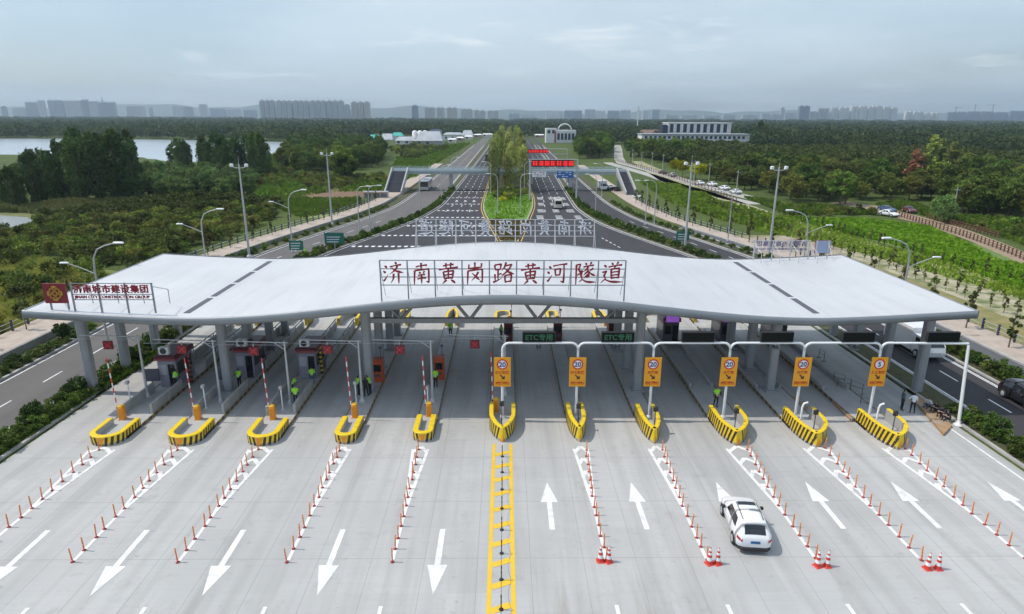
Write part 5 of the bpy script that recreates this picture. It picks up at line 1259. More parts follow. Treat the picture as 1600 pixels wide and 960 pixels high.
rl = [((562,368),0,'single armed lamp on the left frontage road beside the sidewalk, nearer one'),((579,366),0,'single armed lamp right beside another one at the left frontage road'),((657,338),0,'single armed lamp on the verge of the left carriageway before the footbridge'),((690,312),0,'single armed lamp on the left verge close to the footbridge'),((706,292),0,'single armed lamp on the left verge in front of the footbridge'),
 ((930,336),180,'single armed lamp on the right verge, nearer one'),((1008,352),180,'single armed lamp beside the right frontage road by the sidewalk'),((1022,352),180,'single armed lamp behind the right frontage road kerb'),((940,308),180,'single armed lamp on the right verge near the footbridge'),((1137,378),180,'single armed lamp on the right sidewalk among saplings')]
for k, (q, rz, lab) in enumerate(rl):
    x, y = at(*q)
    if k == 0: RLm.location = (x, y, .1); RLm.rotation_euler.z = rad(rz); tag(RLm, lab, None, 'single armed street lamps')
    else: dup(RLm, (x, y, .1), rad(rz), lab, 'single armed street lamps')
for k, (y, x, s) in enumerate(((146,-1.6,180),(146.5,3.6,0),(186,-4.,180),(186,5.6,0))):
    dup(RLm, (x, y, .14), rad(s), ['lamp with its arm to the left at the near tip of the median','lamp with its arm to the right at the near tip of the median','lamp with its arm to the left at the front of the median poplars','lamp with its arm to the right at the front of the median poplars'][k], 'median street lamps')
def short_pole(k, px, py, lab):
    x, y = at(px, py); r = thing('utility_pole', lab, 'pole', (x, y, 0), 0, 'pale poles along the village road'); a = MB(); a.cyl((0,0,0),(0,0,7.), .14, .10, 8); a.build('pole', mat('pale_concrete_pole', (.42,.41,.38), .8) if 'pale_concrete_pole' not in bpy.data.materials else bpy.data.materials['pale_concrete_pole'], r); a = MB(); a.bx(-.7,-.05,6.4,.7,.05,6.52); a.build('crossarm', GALV, r)
for k, (px, py) in enumerate(((988,258),(1002,262),(1018,264),(1035,268),(1054,275),(1084,283),(1107,288),(1150,305),(1487,343))):
    short_pole(k, px, py, 'pale utility pole with cross arm at the right beside the earth track' if k == 8 else f'pale utility pole beside the village road, {nth(k)} from the far end')
x, y = at(995, 215); r = thing('lattice_mast', 'very tall white mast rising above the trees right of the road', 'mast', (x, y, 0)); a = MB(); a.cyl((0,0,0),(0,0,32), .6, .35, 8); a.build('pole', WHITEM, r); a = MB()
for z in (27,29,31): a.lathe([(.4,z),(1.0,z+.1),(1.,z+1.2),(.4,z+1.3)], 8)
a.build('antenna', GALV, r)

# ------------------------------------------------------------------ bollard fences on the sidewalks
BOLL = mat('indigo_bollard', (.05,.045,.10), .5)
def fence(label, fx, y0, y1, z, step=2.2, h=1.15):
    f = thing('bollard_fence', label, 'fence', (fx(y0), y0, z)); ys = np.arange(y0, y1, step)
    for y in ys[:60]:
        p = MB(); p.bev(fx(y)-fx(y0)-.09, y-y0-.09, 0, fx(y)-fx(y0)+.09, y-y0+.09, h, .02); p.build('post', BOLL, f)
    r = MB()
    for zz_ in (.45, .9): r.tube([(fx(y)-fx(y0), y-y0, zz_) for y in ys[:60]], .03, 5)
    r.build('rail', GALV, f)
fence('fence of dark bollards and rails along the left sidewalk', off(fenL,.3), 44, 172, .62); fence('fence of indigo bollards and rails along the right sidewalk', off(fenR,-.3), 44, 172, .16)
RST = mat('rust_brown_rail', (.15,.06,.04), .7)
def rail_fence(label, pxs, h=1.1, n=40):
    P = [np.array(at(*q)) for q in pxs]; f = thing('rail_fence', label, 'fence', (*P[0], 0)); s = np.concatenate([[0], np.cumsum([np.linalg.norm(b-a) for a, b in zip(P[:-1], P[1:])])]); Q = lambda t: np.array([np.interp(t, s, [p[0] for p in P]), np.interp(t, s, [p[1] for p in P])])-P[0]
    a = MB()
    for z in (.35,.7,h): a.tube([(*Q(t), z) for t in np.linspace(0, s[-1], n)], .05, 5)
    a.build('rail', RST, f)
    for t in np.linspace(0, s[-1], n): p = MB(); q = Q(t); p.bx(q[0]-.08,q[1]-.08,0,q[0]+.08,q[1]+.08,h+.1); p.build('post', RST, f)
rail_fence('rust brown rail fence along the near side of the earth track', [(1400,337),(1440,350),(1500,368),(1560,390),(1620,415)]); rail_fence('rust brown rail fence along the far side of the earth track', [(1448,341),(1500,356),(1560,372)], n=24)
rail_fence('long dark fence along the near edge of the village road', [(962,252),(1000,263),(1060,281),(1120,303),(1150,318)], 1.3, 50)
# ------------------------------------------------------------------ far towers
def tower_mat(name, wall, win, fw=3.2, fh=3.0):
    m = bpy.data.materials.new(name); m.use_nodes = True; t = m.node_tree; b = t.nodes['Principled BSDF']
    co = t.nodes.new('ShaderNodeTexCoord').outputs['Object']; s = t.nodes.new('ShaderNodeSeparateXYZ'); t.links.new(co, s.inputs[0])
    fx = mth(t, 'FRACT', mth(t, 'DIVIDE', mth(t, 'ADD', s.outputs[0], s.outputs[1]), fw)); fz = mth(t, 'FRACT', mth(t, 'DIVIDE', s.outputs[2], fh))
    k = mth(t, 'MULTIPLY', mth(t, 'MULTIPLY', mth(t, 'GREATER_THAN', fx, .35), mth(t, 'LESS_THAN', fx, .85)), mth(t, 'GREATER_THAN', fz, .45))
    t.links.new(mix(t, k, wall, win), b.inputs['Base Color']); b.inputs['Roughness'].default_value = .7; return m
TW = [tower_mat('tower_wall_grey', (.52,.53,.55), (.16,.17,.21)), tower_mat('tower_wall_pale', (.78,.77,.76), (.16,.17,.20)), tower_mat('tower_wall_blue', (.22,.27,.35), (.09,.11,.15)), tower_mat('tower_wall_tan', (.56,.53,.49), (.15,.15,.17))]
def tower(px0, px1, top, D, mi, label, group, style=0):
    xa, zt = aty(px0, top, D); xb, _ = aty(px1, top, D); w = xb-xa; d = min(max(w*.5, 14), 22); mb = MB(); n = max(1, round(w/22))
    for k in range(n):
        a = k*w/n; e = (k+1)*w/n; g_ = min(2.2, w*.05)
        mb.bx(a+g_*.5, 0, 0, e-g_*.5, d, zt-2); mb.bx(a+(e-a)*.28, -1.6, 0, a+(e-a)*.46, -.003, zt-5); mb.bx(a+(e-a)*.58, -1.6, 0, a+(e-a)*.76, -.003, zt-5)
        mb.bx(a+(e-a)*.3, d*.2, zt-2.0, a+(e-a)*.7, d*.8, zt+2.5)
        if style == 1: mb.bx(a+1, -.8, zt-6, e-1, -.004, zt-1); mb.add([(a,0,zt-2),(e,0,zt-2),(e,d,zt-2),(a,d,zt-2),((a+e)/2-3,d/2,zt+7),((a+e)/2+3,d/2,zt+7)], [(0,1,5,4),(2,3,4,5),(1,2,5),(3,0,4)])
    o = mb.build('tower_block', TW[mi]); o.location = (xa, D, -1); tag(o, label, 'tower block', group)
    return o
SA = [(0,8,166),(18,37,169),(38,54,160),(57,67,157),(73,96,157),(99,124,157),(126,136,156),(137,151,158),(152,178,160),(196,224,166),(232,237,168),(268,284,166),(286,300,167),(310,322,163),(327,350,170),(352,375,171),(380,400,172)]
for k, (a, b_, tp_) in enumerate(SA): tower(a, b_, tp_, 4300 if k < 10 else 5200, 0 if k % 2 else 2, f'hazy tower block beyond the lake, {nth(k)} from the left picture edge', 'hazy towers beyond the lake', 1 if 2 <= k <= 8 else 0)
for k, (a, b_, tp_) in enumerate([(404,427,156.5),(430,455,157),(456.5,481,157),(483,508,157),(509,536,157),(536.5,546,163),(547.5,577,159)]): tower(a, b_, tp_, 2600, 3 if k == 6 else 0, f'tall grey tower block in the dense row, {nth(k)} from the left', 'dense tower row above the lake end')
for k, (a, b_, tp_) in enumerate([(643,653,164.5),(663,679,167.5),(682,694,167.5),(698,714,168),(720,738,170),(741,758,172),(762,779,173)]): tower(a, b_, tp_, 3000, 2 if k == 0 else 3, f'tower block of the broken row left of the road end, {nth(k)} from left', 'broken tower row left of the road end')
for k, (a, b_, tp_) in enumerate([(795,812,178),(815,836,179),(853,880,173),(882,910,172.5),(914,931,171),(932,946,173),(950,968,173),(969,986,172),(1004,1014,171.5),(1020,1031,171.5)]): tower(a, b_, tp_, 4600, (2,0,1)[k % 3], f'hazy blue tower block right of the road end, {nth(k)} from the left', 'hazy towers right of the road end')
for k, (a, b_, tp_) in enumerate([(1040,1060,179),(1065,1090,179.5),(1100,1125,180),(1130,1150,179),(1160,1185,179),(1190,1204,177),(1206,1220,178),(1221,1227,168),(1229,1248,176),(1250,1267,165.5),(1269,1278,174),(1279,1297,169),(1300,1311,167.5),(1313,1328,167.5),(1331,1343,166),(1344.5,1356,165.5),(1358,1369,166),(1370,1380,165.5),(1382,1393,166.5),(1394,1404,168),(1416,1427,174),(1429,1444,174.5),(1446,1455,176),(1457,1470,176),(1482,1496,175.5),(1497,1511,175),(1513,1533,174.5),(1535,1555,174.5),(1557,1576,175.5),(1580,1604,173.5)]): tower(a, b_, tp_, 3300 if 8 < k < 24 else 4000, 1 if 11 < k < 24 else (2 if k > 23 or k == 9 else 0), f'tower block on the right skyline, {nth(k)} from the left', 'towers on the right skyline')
for k, (px, tp_) in enumerate(((1495,167),(1525,163),(1553,163))):
    x, z = aty(px, tp_, 3900); r = thing('tower_crane', f'thin tower crane on the right skyline, {nth(k)} from the left', 'crane', (x, 3900, 0), k*1.1, 'cranes on the right skyline'); a = MB(); a.bx(-1.2,-1.2,0,1.2,1.2,z); a.build('mast_tower', DKG, r); a = MB(); a.bx(-14,-.8,z-6,40,.8,z-4.2); a.build('jib', DKG, r)
x, z = aty(158, 147, 5200); r = thing('spire_tower', 'thin pointed tower rising behind the hazy blocks beyond the lake', 'tower', (x, 5200, 0)); a = MB(); a.lathe([(16,0),(14,z*.5),(9,z*.62),(9,z*.68),(3,z*.8),(.5,z)], 10); a.build('shaft', TW[2], r)

# ------------------------------------------------------------------ nearer buildings
WALLW = mat('white_render', (.82,.81,.79), .8, col2=(.74,.73,.71), scale=.1); SLATE = mat('slate_blue_glass', (.025,.035,.07), .5); TEAL = mat('teal_tin_roof', (.05,.38,.33), .5); TIN = mat('pale_tin_roof', (.42,.44,.46), .5, col2=(.34,.36,.38), scale=.2); BRICK = mat('brown_roof_tile', (.20,.13,.10), .8)
D = 480; xa, zb = aty(1043, 216, D); xb, _ = aty(1141, 216, D); _, zt = aty(1090, 193, D)
r = thing('office_block', 'long white flat block with rows of dark blue windows beyond the orchard', 'building', (xa, D, 0)); w = xb-xa; a = MB(); a.bx(0,0,0,w,18,zt); a.bx(-.4,-.4,zt,w+.4,18.4,zt+.5); a.build('wall', WALLW, r)
n = 9
for k in range(n):
    x0 = 1.2+k*(w-2)/n; q = MB(); q.bx(x0,-.12,zt-6.4,x0+(w-2)/n*.52,-.004,zt-.5); q.build('window', SLATE, r); q = MB(); q.bx(x0+.2,-.12,zt-9.6,x0+(w-2)/n*.5,-.004,zt-7.6); q.build('window', SLATE, r)
q = MB(); q.bx(-4,-.2,zt-9,-.6,10,zt-1); q.build('stair_tower', SLATE, r)
D = 440; xa, _ = aty(1003, 212, D); xb, _ = aty(1172, 212, D); _, zt = aty(1080, 211, D); _, z2 = aty(1080,209.5,D)
r = thing('low_hall', 'long low white hall with pale roof in front of the white office block', 'building', (xa, D, 0)); w = xb-xa; a = MB(); a.bx(0,0,0,w,14,zt); a.build('wall', WALLW, r); a = MB(); a.bx(-.5,-.8,zt,w+.5,14.5,zt+.6); a.build('roof', TIN, r)
for k in range(22): q = MB(); x0 = 2+k*(w-4)/22; q.bx(x0,-.08,zt-2.6,x0+(w-4)/22*.55,-.004,zt-.8); q.build('window', SLATE, r)
D = 560; xa, _ = aty(853, 220, D); xb, _ = aty(900, 220, D); _, zt = aty(877, 201, D)
r = thing('arched_building', 'white building with a round arch on its roof at the road end', 'building', (xa, D, 0)); w = xb-xa; a = MB(); a.bx(0,0,0,w*.35,14,zt); a.bx(w*.35,1.,0,w,14,zt-1.5); a.build('wall', WALLW, r)
a = MB(); a.tube([(w*.62-w*.22*math.cos(t_), .5, zt-1.5+w*.20*math.sin(t_)) for t_ in np.linspace(0, math.pi, 17)], .5, 6); a.build('roof_arch', WHITEM, r)
for k in range(5): q = MB(); x0 = w*.38+k*w*.12; q.bx(x0,.9,2.5,x0+w*.08,.996,zt-4); q.build('window', SLATE, r)
for k in range(2): q = MB(); x0 = w*.05+k*w*.15; q.bx(x0,-.1,zt-4,x0+w*.09,-.004,zt-1.4); q.build('window', SLATE, r)
q = MB(); q.bx(w*.28,-.3,0,w*.33,-.01,zt*.8); q.build('banner', mat('red_banner', (.45,.05,.06), .6), r)
def shed(px0, px1, top, D, wallm, roofm_, label, ridge=2.2, dep=14, name='shed', cat='shed'):
    xa, zt = aty(px0, top, D); xb, _ = aty(px1, top, D); w = xb-xa; zt = max(zt, 3.); r = thing(name, label, cat, (xa, D, 0)); a = MB(); a.bx(0,0,0,w,dep,zt-ridge*.5); a.build('wall', wallm, r)
    e = zt-ridge*.5+.003; a = MB(); a.add([(-.8,-.9,e),(w+.8,-.9,e),(w+.8,dep+.9,e),(-.8,dep+.9,e),(w*.12,dep/2,e+ridge),(w*.88,dep/2,e+ridge)], [(0,1,5,4),(1,2,5),(2,3,4,5),(3,0,4),(3,2,1,0)]); a.build('roof', roofm_, r)
    for k in range(max(1, int(w/7))): q = MB(); x0 = 1.2+k*6.5; q.bx(x0,-.08,.8,x0+2,-.004,2.4); q.build('window', SLATE, r)
    return r
shed(532, 570, 217, 560, WALLW, BRICK, 'wide low hall with tan roof at the left end of the village', 5, 22, 'low_hall', 'building')
shed(571, 592, 215, 545, WALLW, TEAL, 'hall with bright teal roof patch by the lake', 4, 14, 'low_hall', 'building')
shed(593, 612, 214, 590, WALLW, TIN, 'hall with pale grey roof right of the teal roof', 5, 20, 'low_hall', 'building')
shed(612, 628, 210, 620, WALLW, TEAL, 'smaller shed with teal roof behind the grey halls', 3, 10)
shed(618, 648, 217, 520, WALLW, TIN, 'white shed with dark doorway in the middle of the village', 3, 12)
shed(650, 690, 213, 510, TIN, TIN, 'large pale grey barn with broad gable left of the road end', 7, 20, 'barn', 'barn')
shed(671, 688, 204, 560, TIN, SLATE, 'tall blue grey works building behind the pale barn', 2, 14, 'works_building', 'building')
for k, px in enumerate((648, 656, 664)):
    x, z = aty(px, 204.5, 535); r = thing('silo', f'white cylindrical silo beside the pale barn, {nth(k)} from the left', 'silo', (x, 535, 0), 0, 'silos by the pale barn'); a = MB(); a.lathe([(2.2,0),(2.2,z-1),(1.2,z),(0,z+.3)], 12); a.build('tank', WALLW, r)
shed(693, 722, 209, 640, WALLW, TIN, 'cream building with dark arched openings beside the left carriageway end', 2, 12, 'site_building', 'building'); shed(722, 738, 208, 660, TIN, TIN, 'pale vaulted site hall at the end of the left carriageway', 5, 14)
for k, (a_, b_, tp_, D_) in enumerate(((700,712,219,560),(714,724,217,600),(726,738,216,640),(741,752,214,700),(754,770,215,720),(836,850,216,700))):
    shed(a_, b_, tp_, D_, (WALLW, mat('pink_site_cabin', (.5,.30,.32), .6))[k % 2], WALLW, f'small site cabin near the far end of the road, {nth(k)} from the left', 1., 6, 'site_cabin', 'cabin')
shed(1000, 1036, 206, 540, mat('dim_red_brick', (.25,.10,.08), .8), BRICK, 'dark brick house with red roof left of the white office block', 3, 10, 'house', 'house')

# ------------------------------------------------------------------ vegetation
def leaf_quads(C, size, r_, up=.35):
    n = len(C); d = r_.normal(size=(n, 3)); d[:, 2] += up; d /= np.linalg.norm(d, axis=1)[:, None]
    a = np.cross(d, r_.normal(size=(n, 3))); a /= np.linalg.norm(a, axis=1)[:, None]+1e-9; b = np.cross(d, a)
    s = size*r_.uniform(.6, 1.35, (n, 1)); a = a*s; b = b*s*.62
    V = np.stack([C-a, C-b*.9, C+a, C+b*.9], 1).reshape(-1, 3); F = np.arange(4*n).reshape(-1, 4); return V, F
def crown(env, nclump, nleaf, leaf, r_, clump=.8, flat=.75):
    # env(u, r_) -> clump centre; leaves packed on the outside of each clump
    C = []
    for k in range(nclump):
        c, cr = env(k/nclump, r_); m = max(6, int(nleaf*r_.uniform(.5, 1.4))); d = r_.normal(size=(m, 3)); d /= np.linalg.norm(d, axis=1)[:, None]
        d *= (r_.uniform(.25, 1., (m, 1))**.5)*cr*clump; d[:, 2] *= (flat if not getattr(env, 'plume', 0) else 2.2); C.append(np.array(c)+d)
    return leaf_quads(np.concatenate(C), leaf, r_)
def env_round(Ht, W, z0):
    def f(u, r_):
        th = r_.uniform(0, 2*math.pi); v = r_.uniform(-1, 1); q = r_.uniform(.35, 1)**.5; rr = math.sqrt(max(0, 1-v*v))
        zc = z0+(Ht-z0)*.5; h2 = (Ht-z0)*.5; return (W*.82*q*rr*math.cos(th), W*.82*q*rr*math.sin(th), zc+h2*.85*q*v), W*r_.uniform(.28, .48)
    return f
def env_poplar(Ht, W, z0):
    def f(u, r_):
        z = z0+(Ht-z0)*r_.uniform(0, 1)**.9; t_ = (z-z0)/(Ht-z0); w = W*(.55+.9*t_*(1-t_)*2.-.45*t_**3); th = r_.uniform(0, 2*math.pi); q = r_.uniform(.2, 1)
        return (w*q*math.cos(th), w*q*math.sin(th), z-.2), W*r_.uniform(.30, .5)
    return f
def env_plume(Ht, W, z0):                                       # narrow upswept plumes of a fastigiate tree
    def f(u, r_):
        t_ = r_.uniform(0, 1)**.85; z = z0+(Ht-z0)*t_; w = W*(.35+1.5*t_**.6*(1-t_)**.55); th = r_.uniform(0, 2*math.pi); q = r_.uniform(.1, 1)**.6
        return (w*q*math.cos(th), w*q*math.sin(th), z-.3), W*r_.uniform(.20, .34)
    f.plume = 1; return f
def trunk_mb(Ht, r0, nb, W, z0, r_):
    m = MB(); bend = r_.uniform(-.15, .15, 2)
    P = [(bend[0]*t_*t_*Ht*.2, bend[1]*t_*t_*Ht*.2, Ht*.86*t_) for t_ in np.linspace(0, 1, 6)]; m.tube(P, [r0*1.25, r0, r0*.8, r0*.6, r0*.4, r0*.15], 7)
    for k in range(nb):
        t_ = r_.uniform(.3, .8); th = k*2.4; p = Vector(P[2])*(1-t_)+Vector(P[4])*t_; m.tube([p, p+Vector((math.cos(th)*W*.4, math.sin(th)*W*.4, Ht*.10)), p+Vector((math.cos(th)*W*.7, math.sin(th)*W*.7, Ht*.2))], [r0*.4, r0*.25, r0*.08], 5)
    return m
TREES = {}
def proto(key, fn):
    if key not in TREES: TREES[key] = fn()
    return TREES[key]
class Proto:
    def __init__(s, name, cat, meshes): s.name = name; s.cat = cat; s.meshes = meshes      # meshes: [(part name, mesh)]
    def place(s, loc, rz, sc, label, group, tilt=0.):
        if len(s.meshes) == 1:
            o = bpy.data.objects.new(s.name, s.meshes[0][1]); COL.objects.link(o)
        else:
            o = bpy.data.objects.new(s.name, None); COL.objects.link(o); o.empty_display_size = .3
            for nm, me in s.meshes: c = bpy.data.objects.new(nm, me); COL.objects.link(c); c.parent = o
        o.location = loc; o.rotation_euler = (tilt*random.uniform(-1,1), tilt*random.uniform(-1,1), rz); o.scale = (sc, sc, sc*random.uniform(.9, 1.12)); return tag(o, label, s.cat, group)
def tree_proto(name, leafm, Ht, W, z0, r0, nclump, nleaf, leaf, env=env_round, seed=0, barkm=None, cat='tree'):
    r_ = np.random.default_rng(seed); V, F = crown(env(Ht, W, z0), nclump, nleaf, leaf, r_); me = arr_mesh('crown', V, F); me.materials.append(leafm)
    tm = trunk_mb(Ht, r0, 6, W, z0, r_).mesh('trunk'); tm.materials.append(barkm or BARK); return Proto(name, cat, [('crown', me), ('trunk', tm)])
def bush_proto(name, leafm, Ht, W, nclump, nleaf, leaf, seed=0, cat='shrub'):
    r_ = np.random.default_rng(seed); V, F = crown(env_round(Ht, W, Ht*.02), nclump, nleaf, leaf, r_); me = arr_mesh('foliage', V, F)
    sm = MB()
    for k in range(4): th = k*1.57+r_.uniform(0,1); sm.tube([(0,0,0),(math.cos(th)*W*.3,math.sin(th)*W*.3,Ht*.45),(math.cos(th)*W*.55,math.sin(th)*W*.55,Ht*.8)], [.05*Ht*.5,.03*Ht*.5,.01], 5)
    nv = len(V); SV = np.array(sm.v); SF = [f for f in sm.f if len(f) == 4]; SFa = np.array(SF)+nv
    me = arr_mesh('foliage', np.concatenate([V, SV]), np.concatenate([F, SFa]), np.concatenate([np.zeros(len(F)), np.ones(len(SFa))])); me.materials.append(leafm); me.materials.append(BARK)
    return Proto(name, cat, [('foliage', me)])
LF_DARK = leafmat('dark_orchard_leaf', (.045,.070,.018), (.085,.12,.030), (.13,.125,.03)); LF_POP = leafmat('poplar_leaf', (.042,.078,.022), (.082,.13,.036), (.07,.11,.03), .5)
LF_MID = leafmat('mid_green_leaf', (.055,.10,.022), (.10,.165,.035), (.14,.16,.04)); LF_WIL = leafmat('willow_leaf', (.085,.13,.045), (.13,.18,.065), (.11,.16,.05)); LF_YEL = leafmat('yellow_green_leaf', (.30,.34,.03), (.42,.42,.05))
LF_OLV = leafmat('olive_brown_leaf', (.23,.26,.085), (.34,.34,.13), (.25,.30,.08), .4); LF_RED = leafmat('reddish_brown_leaf', (.24,.12,.075), (.28,.19,.10)); LF_BUSH = leafmat('clipped_bush_leaf', (.035,.075,.02), (.07,.125,.03), (.06,.10,.03), 1.5); LF_HEDGE = leafmat('verge_shrub_leaf', (.05,.095,.02), (.10,.165,.035), (.12,.14,.04), 1.2); LF_SAP = leafmat('sapling_leaf', (.07,.10,.03), (.12,.15,.05), (.14,.12,.05), 1.)
POP = [tree_proto('poplar_tree', LF_POP, 16, 2.5, 1.2, .22, 110, 30, .34, env_plume, s) for s in (1,2,3)]
ORCH = [tree_proto('orchard_tree', LF_DARK, 6.2, 3.1, 1.1, .16, 34, 60, .30, env_round, 10+s) for s in range(4)]
MIDT = [tree_proto('broadleaf_tree', LF_MID, 8.5, 3.4, 1.6, .20, 38, 60, .36, env_round, 20+s) for s in range(3)]
WILT = [tree_proto('willow_tree', LF_WIL, 6.5, 3.0, .5, .16, 40, 56, .32, env_round, 30+s) for s in range(3)]
YELT = tree_proto('yellow_tree', LF_YEL, 6.5, 2.6, 2.6, .14, 26, 60, .30, env_round, 40); REDT_ = tree_proto('reddish_tree', LF_RED, 10, 1.9, 1., .16, 40, 50, .34, env_poplar, 41)
MEDT = [tree_proto('slender_tree', LF_OLV, 14.5, 1.7, .8, .13, 100, 17, .25, env_plume, 50+s) for s in range(4)]
LF_SHRUB = leafmat('overgrown_shrub_leaf', (.065,.095,.022), (.125,.16,.038), (.17,.155,.045), .8, .22, 1.2); LF_SHRUB2 = leafmat('fresh_shrub_leaf', (.09,.14,.03), (.15,.21,.045), (.18,.19,.05), .8, .22, 1.1)
SHRUB = [bush_proto('plantation_shrub', m_, 2.6, 1.7, 16, 46, .19, 60+s) for s, m_ in enumerate((LF_SHRUB, LF_SHRUB, LF_SHRUB2, LF_SHRUB))]
WILD = [Proto('wild_bush', 'bush', p.meshes) for p in SHRUB]
BALL = [bush_proto('round_bush', LF_BUSH, 1.5, .85, 26, 70, .085, 70+s, 'bush') for s in range(2)]
HEDGE = [bush_proto('verge_shrub', LF_HEDGE, .95, .75, 14, 44, .10, 80+s, 'bush') for s in range(4)]
SAP = [tree_proto('sapling', LF_SAP, 2.9, .46, .9, .045, 12, 20, .13, env_poplar, 90+s, None, 'sapling') for s in range(3)]
def inside(P, x, y):
    c = False; n = len(P)
    for i in range(n):
        (x0, y0), (x1, y1) = P[i], P[i-1]
        if (y0 > y) != (y1 > y) and x < (x1-x0)*(y-y0)/(y1-y0)+x0: c = not c
    return c
def scatter(px_poly, step, r_, jit=.38):
    P = [at(*q) for q in px_poly]; xs_ = [p[0] for p in P]; ys_ = [p[1] for p in P]; out = []
    for y in np.arange(min(ys_), max(ys_), step):
        for x in np.arange(min(xs_), max(xs_), step):
            a, b = x+r_.uniform(-jit, jit)*step, y+r_.uniform(-jit, jit)*step
            if inside(P, a, b): out.append((a, b))
    return out
STUFF = {}
def to_stuff(key, protos, pts, sc, label, m_):
    VV, FF, n = [], [], 0; r_ = np.random.default_rng(5); cache = []
    for p in protos:
        me = p.meshes[0][1]; co = np.empty(len(me.vertices)*3, np.float32); me.vertices.foreach_get('co', co); li = np.empty(len(me.loops), np.int32); me.loops.foreach_get('vertex_index', li)
        co = co.reshape(-1,3); F = li.reshape(-1,4); k = r_.random(len(F)) < .30; F = F[k]; cache.append((co[F].reshape(-1,3), len(F)))
    for x, y in pts:
        co, nf = cache[int(r_.integers(len(cache)))]; s = sc*r_.uniform(.75, 1.25); th = r_.uniform(0, 6.28); c, sn = math.cos(th), math.sin(th)
        q = co.reshape(-1,4,3); ctr = q.mean(1, keepdims=True); q = (ctr+(q-ctr)*1.75).reshape(-1,3)*s
        VV.append(np.stack([q[:,0]*c-q[:,1]*sn+x, q[:,0]*sn+q[:,1]*c+y, q[:,2]], 1)); FF.append(np.arange(nf*4).reshape(-1,4)+n); n += nf*4
    me = arr_mesh(key, np.concatenate(VV), np.concatenate(FF)); me.materials.append(m_); o = link(key, me); o['kind'] = 'stuff'; o['label'] = label; return o
r_ = np.random.default_rng(11)
LEFTORD = [(0,-1)]
# --- shrub plantation left of the left sidewalk
pts = scatter([(-60,360),(60,348),(160,333),(250,318),(330,312),(430,318),(436,345),(380,362),(300,392),(215,440),(215,425),(60,400),(-60,420)], 2.7, r_)
pts += scatter([(-80,420),(60,405),(210,440),(215,475),(60,500),(-60,540)], 4.6, r_)
PONDP = [at(*q) for q in [(-140,332),(40,334),(66,344),(60,356),(66,366),(-140,380)]]
pts = [p for p in pts if p[0] < fenL(p[1])-1.2 and not inside(PONDP, *p)]
pts.sort(key=lambda p: math.hypot(p[0], p[1]))
for x, y in pts[:290]: SHRUB[int(r_.integers(4))].place((x, y, -.05), r_.uniform(0, 6.28), r_.uniform(.7, 1.2), 'dark green shrub in the overgrown field left of the left sidewalk', 'shrubs of the overgrown field on the left')
if len(pts) > 290: to_stuff('far_shrubs', SHRUB, pts[290:], 1., 'shrubs further back in the overgrown field', LF_SHRUB)
# --- poplar groups by the lake
def grove(protos, px_list, jit, sc, label, group, n=None):
    for k, q in enumerate(px_list):
        x, y = at(*q); protos[int(r_.integers(len(protos)))].place((x+r_.uniform(-jit, jit), y+r_.uniform(-jit, jit), -.05), r_.uniform(0, 6.28), sc*r_.uniform(.88, 1.12), label, group)
grove(POP, [(x, 300+r_.uniform(-8, 18)) for x in np.linspace(100, 216, 27)], 2.0, .93, 'tall dark poplar in the big clump by the lake on the left', 'poplars of the big clump by the lake')
grove(POP, [(x, 322+r_.uniform(-8, 8)) for x in np.linspace(-5, 66, 12)], 2.0, .56, 'smaller poplar at the left edge beside the big clump', 'smaller poplars at the left edge')
grove(POP, [(x, 304+r_.uniform(-8, 14)) for x in np.linspace(46, 98, 10)], 1.6, .70, 'dark poplar on the lower left side of the big clump by the lake', 'lower poplars of the big clump')
grove(POP, [(x, 268+r_.uniform(-4, 6)) for x in np.linspace(272, 340, 14)], 2.0, .72, 'poplar of the middle group in front of the lake', 'poplars of the middle group by the lake')
grove(POP, [(x, 276+r_.uniform(-4, 8)) for x in np.linspace(350, 418, 15)], 2.0, .86, 'tall poplar of the right group by the lake end', 'poplars of the right group by the lake')
pts = scatter([(228,272),(300,268),(390,282),(398,306),(330,312),(240,312),(222,300)], 4.6, r_)
for x, y in pts[:90]: WILT[int(r_.integers(3))].place((x, y, -.05), r_.uniform(0, 6.28), r_.uniform(.75, 1.05), 'light green bushy willow below the poplar groups', 'willows below the poplar groups')
pts = scatter([(452,238),(560,232),(598,240),(592,262),(540,268),(470,275),(440,268)], 5.6, r_); pts.sort(key=lambda p: p[1])
for x, y in pts[:90]: MIDT[int(r_.integers(3))].place((x, y, -.05), r_.uniform(0, 6.28), r_.uniform(.75, 1.1), 'green broadleaf tree in the wood between lake end and footbridge', 'trees of the wood by the footbridge')
if len(pts) > 90: to_stuff('wood_behind_footbridge', MIDT, pts[90:], 1., 'further trees of the wood by the footbridge', LF_MID)
pts = scatter([(440,272),(520,270),(600,262),(608,285),(560,294),(470,298)], 3.2, r_)
for x, y in pts[:110]: WILD[2+int(r_.integers(2))].place((x, y, -.05), r_.uniform(0, 6.28), r_.uniform(.7, 1.1), 'fresh green bush on the rough ground left of the footbridge', 'bushes left of the footbridge')
grove(MIDT, [(x, 282+r_.uniform(-3,4)) for x in (534,538,541)], 1., 1.35, 'tall narrow dark tree before the bushes left of the footbridge', 'dark trees left of the footbridge')
pts = scatter([(605,238),(660,226),(720,222),(700,236),(640,252)], 6.5, r_)
for x, y in pts[:60]: WILD[2+int(r_.integers(2))].place((x, y, -.05), r_.uniform(0, 6.28), r_.uniform(1.1, 1.9), 'bush on the green slope behind the footbridge', 'bushes behind the footbridge')
